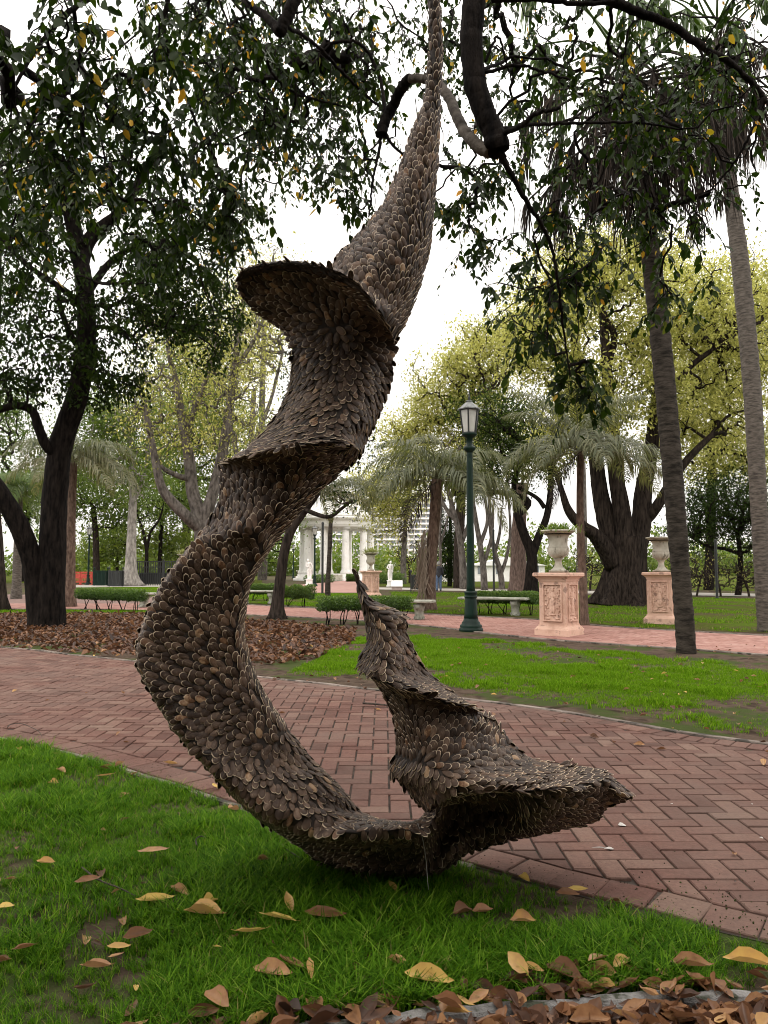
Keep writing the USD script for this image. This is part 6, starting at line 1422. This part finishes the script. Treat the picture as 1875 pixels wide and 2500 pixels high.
mb, cnt = twig_mesh(P, par, len(nodes), .0042, .42, rc_, 5, .07, .05)
twigs = part(oh, 'twigs', mb.V, mb.F, bark_dark, True, kind='stuff')
# leafy sprays hanging from every twig end
tw = MB(); LB, LD, LN, LL = [], [], [], []
for n, a in enumerate(tg):
    seen = n < n_seen
    ns_ = 3 if seen else 3
    for _ in range(ns_):
        az = rc_.random() * 6.283; d = np.array([math.cos(az) * .7, math.sin(az) * .7, rc_.uniform(-.9, .15)]); L = rc_.uniform(.16, .42)
        if not seen: L *= 1.5
        pts = spline([a, a + d * L * .5, a + d * L * .85 + [0, 0, -.28 * L]], 2)
        tw.add(*tube(pts, np.linspace(.0034, .0015, len(pts)), 3, False))
        k = int(rc_.integers(6, 11)); ts = np.linspace(.15, 1.0, k)
        Bp = np.stack([np.interp(ts, np.linspace(0, 1, len(pts)), pts[:, c]) for c in range(3)], 1)
        sd_ = unit(np.cross(d, [0, 0, 1.0])) * np.where(np.arange(k) % 2, 1, -1)[:, None]
        LB.append(Bp); LD.append(sd_ * .55 + unit(d) * .45 + np.array([0, 0, -.75]) + rc_.normal(0, .3, (k, 3))); LN.append(rc_.normal(0, .6, (k, 3)) + [0, -.3, .8]); LL.append(np.where(rc_.random(k) < .16, rc_.uniform(.075, .105, k), rc_.uniform(.032, .066, k)) * (1 if seen else 2.4))
part(oh, 'sprays', tw.V, tw.F, bark_dark, False, kind='stuff')
LB, LD, LN, LL = np.vstack(LB), np.vstack(LD), np.vstack(LN), np.concatenate(LL)
ok_ = (LL < .106) | ~in_view(LB, 250)
LB, LD, LN, LL = LB[ok_], LD[ok_], LN[ok_], LL[ok_]
V, F = leaf_verts(LB, LD, LN, LL, LL * rc_.uniform(.46, .6, len(LL)), 'oval')
canopy_leaf = tinted('broad_leaf', [(0, (.005, .010, .002)), (.4, (.013, .025, .004)), (.8, (.036, .055, .010)), (.86, (.13, .14, .03)), (.92, (.48, .30, .04)), (1, (.55, .24, .03))], .5, .12, .24, (1.05, 1.3, .35))
tone = np.clip(rc_.normal(.45, .2, len(LL)), 0, .8)
r_ = rc_.random(len(LL)); tone[r_ < .03] = rc_.uniform(.9, 1.0, (r_ < .03).sum()); tone[(r_ > .03) & (r_ < .05)] = .86
seen = in_view(LB, 0) & (project(LB)[:, 1] > 0)
rank = np.argsort(-(LL / LB[:, 1]) * seen)
big = set(rank[:300].tolist())
for i in rank[:300]: part(twigs, 'leaf', V[i], F, canopy_leaf, True, {'tint': np.full(7, tone[i])})
idx = np.array([i for i in range(len(LL)) if i not in big])
v, f, a = leaves_of(V[idx], F, tone[idx]); part(twigs, 'leaves', v, f, canopy_leaf, True, a, kind='stuff')
# thin hanging aerial twigs
hg = MB()
for u, v0, v1, d in ((806, 150, 470, 5.6), (664, 120, 430, 5.4), (610, 60, 330, 5.2), (912, 420, 540, 5.6), (1020, 240, 420, 6), (560, 100, 300, 5), (1310, 620, 900, 5.3), (1404, 680, 1010, 5.5), (1250, 480, 640, 5.2), (730, 200, 420, 5.7), (480, 330, 520, 5)):
    p = spline([at(u + rc_.normal(0, 5), v0 + (v1 - v0) * t, d) for t in np.linspace(0, 1, 6)], 3); hg.add(*tube(p, np.linspace(.004, .0016, len(p)), 4, False))
part(oh, 'hanging_twigs', hg.V, hg.F, bark_dark, False, kind='stuff')
# ---------------------------------------------------------------- fallen leaves
dead_mat = tinted('fallen_leaf', [(0, (.028, .014, .009)), (.25, (.085, .038, .020)), (.5, (.21, .098, .045)), (.7, (.40, .22, .105)), (.85, (.54, .33, .10)), (1, (.62, .43, .12))], .45, .3, .18, None, noise=.09, nscale=28)
def lying_leaf(c, L, yaw, W=.3, curl=.2, cup=.25, roll=0.0, pitch=0.0, lift=.006):
    """A dry leaf: pointed oval, bent along and across, with a short stalk."""
    t = np.array([0, .12, .3, .5, .7, .88, 1.0]); W = W * .66; w = W * np.array([.04, .5, .92, 1.0, .78, .34, .0])
    rows = []
    for s in (-1, -.5, 0, .5, 1):
        z = cup * (s * w) ** 2 / max(W, .05) * 2.2 + curl * (2 * t - 1) ** 2 * .22 + .012 * np.sin(t * 17 + s * 3) * abs(s)
        rows.append(np.stack([t - .5, s * w, z], 1))
    G = np.array(rows).reshape(-1, 3) * L
    cr, sr, cp_, sp_ = math.cos(roll), math.sin(roll), math.cos(pitch), math.sin(pitch)
    G = G @ np.array([[1, 0, 0], [0, cr, sr], [0, -sr, cr]]) @ np.array([[cp_, 0, sp_], [0, 1, 0], [-sp_, 0, cp_]])
    G = rotz(G, math.degrees(yaw)); G[:, 2] -= G[:, 2].min() - lift
    i = np.arange(4)[:, None] * 7; j = np.arange(6)[None]
    q = np.stack([i + j, i + j + 1, i + 7 + j + 1, i + 7 + j], -1).reshape(-1, 4)
    return G + np.array([c[0], c[1], c[2] if len(c) > 2 else 0]), q

rl = np.random.default_rng(77)
# (u, v, length in photograph pixels, turn in degrees, tone, width, label)
ONES = [(380, 2212, 85, 20, .93, .2, 'narrow yellow leaf curled up on the grass, left of the crossed pair'), (500, 2247, 95, -5, .72, .33, 'broad tan leaf lying across a yellow one on the grass'), (512, 2222, 60, 70, .88, .3, 'yellow leaf half under the broad tan leaf'),
    (440, 2192, 60, -35, .6, .25, 'brown leaf just above the crossed yellow and tan leaves'), (706, 2226, 62, -70, .74, .24, 'slim tan leaf standing on edge above the bright yellow one'), (682, 2262, 95, -12, .96, .25, 'bright yellow pointed leaf in the middle of the front lawn'), (795, 2250, 92, 8, .36, .36, 'large dark brown leaf beside the bright yellow one'),
    (612, 2292, 85, 18, .84, .22, 'long yellowish leaf lying on bare soil below the bright yellow leaf'), (335, 2302, 70, 45, .33, .32, 'rusty red leaf slanting on the grass, lower left'), (290, 2330, 50, 15, .74, .3, 'small orange leaf touching the rusty red one'), (283, 2352, 36, 40, .6, .3, 'small reddish leaf below the orange one'),
    (236, 2382, 80, -8, .56, .24, 'dull brown leaf sunk in grass near the lower left corner'), (530, 2330, 20, 0, .95, .4, 'tiny yellow leaf scrap in the grass'), (642, 2112, 34, 10, .4, .38, 'small dark red leaf under the sculpture, in thin grass'), (375, 2090, 72, -4, .62, .2, 'flat tan leaf in the grass left of the sculpture'),
    (113, 2118, 48, -15, .72, .26, 'tan leaf in the grass at far left'), (215, 2163, 56, 20, .45, .26, 'brown leaf on a bare patch at left'), (12, 2230, 40, 5, .92, .36, 'yellow leaf cut by the left border of the view'), (60, 2332, 54, 35, .42, .22, 'dark curled leaf in the grass at lower left'), (131, 1905, 36, -30, .72, .3, 'tan leaf on the grass near the path edge at left'),
    (527, 1918, 30, 60, .9, .45, 'pale yellow leaf standing at the path edge behind the limb'), (418, 1857, 36, 5, .7, .2, 'light brown leaf on the pavers left of the sculpture'), (258, 1886, 44, 8, .72, .2, 'tan leaf lying on the edging at left'), (136, 1832, 40, 10, .7, .2, 'thin tan leaf where grass meets the pavers'),
    (960, 2182, 40, -60, .78, .26, 'tan leaf standing just under the lowest edge of the sculpture'), (1281, 2160, 32, -50, .92, .4, 'small yellow leaf in grass below the pavers'), (1388, 2197, 52, 0, .42, .42, 'dark orange leaf beside a pale one near the paving edge'), (1411, 2185, 44, -8, .9, .25, 'pale yellow leaf on the dark orange one'),
    (1130, 2243, 46, 20, .3, .5, 'cupped dark leaf on the soil right of the thread'), (1179, 2240, 46, 5, .5, .42, 'rusty leaf on the soil next to the cupped dark leaf'), (1278, 2264, 56, -8, .68, .36, 'beige leaf on the soil patch right of centre'), (1602, 2234, 22, 80, .7, .3, 'small tan leaf upright in the right grass'),
    (668, 2395, 100, -25, .62, .3, 'large tan leaf folded over at the lawn front, left of the kerb end'), (713, 2375, 82, -40, .45, .34, 'dark orange leaf standing in the lawn front'), (757, 2392, 60, -80, .7, .2, 'narrow tan leaf standing near the kerb'), (1048, 2412, 108, -6, .82, .3, 'large yellow-brown cupped leaf on the kerb'), (970, 2372, 60, -30, .68, .3, 'tan leaf in grass left of the large cupped leaf'),
    (530, 2470, 80, -40, .55, .4, 'dark brown leaf curled at the bottom left of the kerb'), (1268, 2385, 72, -60, .74, .34, 'tan leaf standing up against the kerb'), (1520, 2370, 68, 40, .72, .3, 'tan leaf on the grass fringe above the kerb'), (1690, 2378, 92, -20, .5, .28, 'brown leaf resting on the grass above the right kerb'),
    (1835, 2370, 112, -22, .78, .24, 'long tan leaf at the right border above the kerb'), (1380, 2395, 90, -45, .3, .36, 'dark leaf leaning on the kerb, right of centre'), (1300, 2385, 60, -40, .74, .25, 'slim tan leaf beside the leaf standing against the kerb'), (1462, 2360, 60, 30, .62, .34, 'brown leaf tucked in grass above the kerb')]
for u, v, L, yaw, tone, W, lab in ONES:
    c = gnd(u, v + 8, .012 if v > 2050 else .018); l = L / ppm(c[1])
    r = .25 if W < .3 else .1
    V, F = lying_leaf([c[0], c[1], 0], l * 1.1, math.radians(yaw), W, rl.uniform(.1, .45), rl.uniform(.15, .7), rl.choice([-1, 1]) * rl.uniform(.1, .4) + (.25 if abs(yaw) > 50 else 0), rl.uniform(-.12, .12) - (.3 if abs(yaw) > 55 else 0), .046 if v > 1990 and v < 2420 else (.05 if v >= 2420 else .018))
    top('fallen_leaf', V, F, dead_mat, lab, 'fallen leaf', None, smooth=True, attrs={'tint': np.full(len(V), min(1, tone + .07))})

# heaps of dry leaves in front of the kerb: the largest ones one by one
front_line = K_line[:, 1]
def below_kerb(P):
    ky = np.interp(P[:, 0], K_line[:, 0][np.argsort(K_line[:, 0])], K_line[:, 1][np.argsort(K_line[:, 0])])
    return ky - P[:, 1]
n = 0; heap = MB()
cnt = 0
for k in range(5600):
    x, y = rl.uniform(-1.5, 1.7), rl.uniform(1.75, 2.62)
    d = below_kerb(np.array([[x, y]]))[0]
    if d < -.03 and rl.random() > .10 * math.exp(d * 7): continue
    if x < -.3 and rl.random() < .6: continue
    z = (.0 if d > 0 else .02) + max(0, min(.05, d * .3)) * rl.random() + (.03 if -.0 < d < .07 else 0)
    if -.015 < d < .085 and rl.random() < .86: continue
    l = rl.uniform(.045, .12)
    V, F = lying_leaf([x, y, z], l, rl.random() * 6.28, rl.uniform(.2, .36), rl.uniform(.1, .9), rl.uniform(.1, .8), rl.normal(0, .32), rl.normal(0, .2), .004)
    tone = float(np.clip(rl.choice([rl.normal(.28, .1), rl.normal(.5, .12), rl.normal(.14, .08), rl.normal(.33, .1), rl.normal(.66, .08)]), 0, .8))
    if cnt < 200 and l > .072 and in_view(np.array([[x, y, z]]), 0)[0]:
        cnt += 1
        top('fallen_leaf', V, F, dead_mat, 'dry brown leaf lying among many in the litter along the kerb', 'fallen leaf', 'dry leaves along the kerb', smooth=True, attrs={'tint': np.full(len(V), tone)})
    else: heap.add(V, F, tone)
top('leaf_litter', heap.V, heap.F, dead_mat, 'dry brown leaf litter heaped in front of the kerb', 'leaf litter', kind='stuff', smooth=True, attrs={'tint': heap.A})

# the bed of dry leaves beyond the near path
bed = pxpoly([(-60, 1500), (350, 1499), (600, 1513), (870, 1537), (862, 1570), (770, 1612), (640, 1630), (560, 1632), (300, 1606), (-60, 1579)])
P = sample_poly(bed, 11500, rl)
dl = shapely.distance(shapely.points(P), far_line)
P = P[rl.random(len(P)) < np.clip(.15 + dl / 1.6, 0, 1)]
heap = MB()
tmpl, q = lying_leaf([0, 0, 0], 1.0, 0, .34, .4, .7, 0, 0, 0)
tv6 = tmpl.reshape(5, 7, 3)[[0, 2, 4]][:, [0, 2, 4, 6]].reshape(-1, 3)
q6 = np.array([[a * 4 + b, a * 4 + b + 1, a * 4 + b + 5, a * 4 + b + 4] for a in range(2) for b in range(3)])
npz = len(P); yaw = rl.random(npz) * 6.28; L = rl.uniform(.065, .14, npz); tl = rl.normal(0, .35, (npz, 2))
X = tv6[None] * L[:, None, None]
X[..., 2] += X[..., 0] * tl[:, :1] + X[..., 1] * tl[:, 1:]
c, s = np.cos(yaw)[:, None], np.sin(yaw)[:, None]
W3 = np.stack([X[..., 0] * c - X[..., 1] * s + P[:, :1], X[..., 0] * s + X[..., 1] * c + P[:, 1:], X[..., 2] - X[..., 2].min(1, keepdims=True) + rl.uniform(.002, .03, npz)[:, None]], -1)
tone = np.clip(rl.normal(.25, .15, npz), 0, .8)
top('leaf_bed', W3.reshape(-1, 3), (q6[None] + (np.arange(npz) * len(tv6))[:, None, None]).reshape(-1, 4), dead_mat, 'bed of fallen brown leaves beyond the near brick path', 'leaf litter', kind='stuff', smooth=True, attrs={'tint': np.repeat(tone, len(tv6))})

# leaf scraps scattered over lawns and pavers
heap = MB()
for k in range(620):
    y = 2.5 + 11.5 * rl.random() ** 1.5; x = rl.uniform(-.5, .5) * y
    V, F = lying_leaf([x, y, .0], rl.uniform(.03, .09), rl.random() * 6.28, rl.uniform(.25, .4), .3, .5, rl.normal(0, .3), rl.normal(0, .2), .02)
    if path_poly.contains(Point(x, y)) and rl.random() < .85: continue
    if y < 5 and rl.random() < .72: continue
    heap.add(V, F, float(np.clip(rl.normal(.5, .2), 0, .95)))
top('scattered_leaves', heap.V, heap.F, dead_mat, 'small dry leaves scattered over the lawns', 'leaf litter', kind='stuff', smooth=True, attrs={'tint': heap.A})
# a stick on the pavers and a few twigs
stick_mat = look('dead_twig', (.03, .022, .018), (.08, .06, .045), 20, .9, .5, 80)
for pts, r, lab in (([(886, 1722), (915, 1724), (948, 1727), (972, 1727)], .011, 'dark straight stick lying on the pavers behind the raised arm'), ([(18, 1782), (25, 1775), (45, 1772), (62, 1776), (92, 1790), (102, 1804)], .004, 'thin bent twig on the pavers at the left border'), ([(687, 2040), (684, 2065), (700, 2085), (740, 2110)], .005, 'thin twig half sunk in the grass under the sculpture'), ([(480, 2075), (478, 2060), (490, 2052), (503, 2056)], .004, 'small hooked twig in the grass left of the sculpture'), ([(200, 2130), (240, 2160), (290, 2180), (330, 2200)], .004, 'thin twig lying across a bare patch at left')):
    P3 = spline([gnd(u, v, .02) + [0, 0, .02] for u, v in pts], 4)
    top('twig', *tube(P3, np.linspace(r, r * .5, len(P3)), 6), stick_mat, lab, 'twig', smooth=True)

# crumbs of soil trodden onto the pavers along the near edge
cr = MB(); ico = trimesh.creation.icosphere(0)
for k in range(2600):
    sdist = rl.uniform(7, near_line.length - 2); c = np.array(near_line.interpolate(sdist).coords[0])
    if not seen_xy(*c): continue
    off = abs(rl.normal(0, .16)) * (1.6 if c[0] > .7 else .7)
    a, b = np.array(near_line.interpolate(sdist - .05).coords[0]), np.array(near_line.interpolate(sdist + .05).coords[0]); t = (b - a) / np.linalg.norm(b - a)
    p = c + np.array([-t[1], t[0]]) * inward(near_line) * off
    r = rl.uniform(.0008, .0032) * (1.3 if c[0] > .9 else .8)
    cr.add(np.array(ico.vertices) * r * rl.uniform(.6, 1.3, 3) + [p[0], p[1], .0165], ico.faces)
top('soil_crumbs', cr.V, cr.F, soil, 'dark crumbs of soil trodden onto the pavers along the grass', 'soil', kind='stuff')
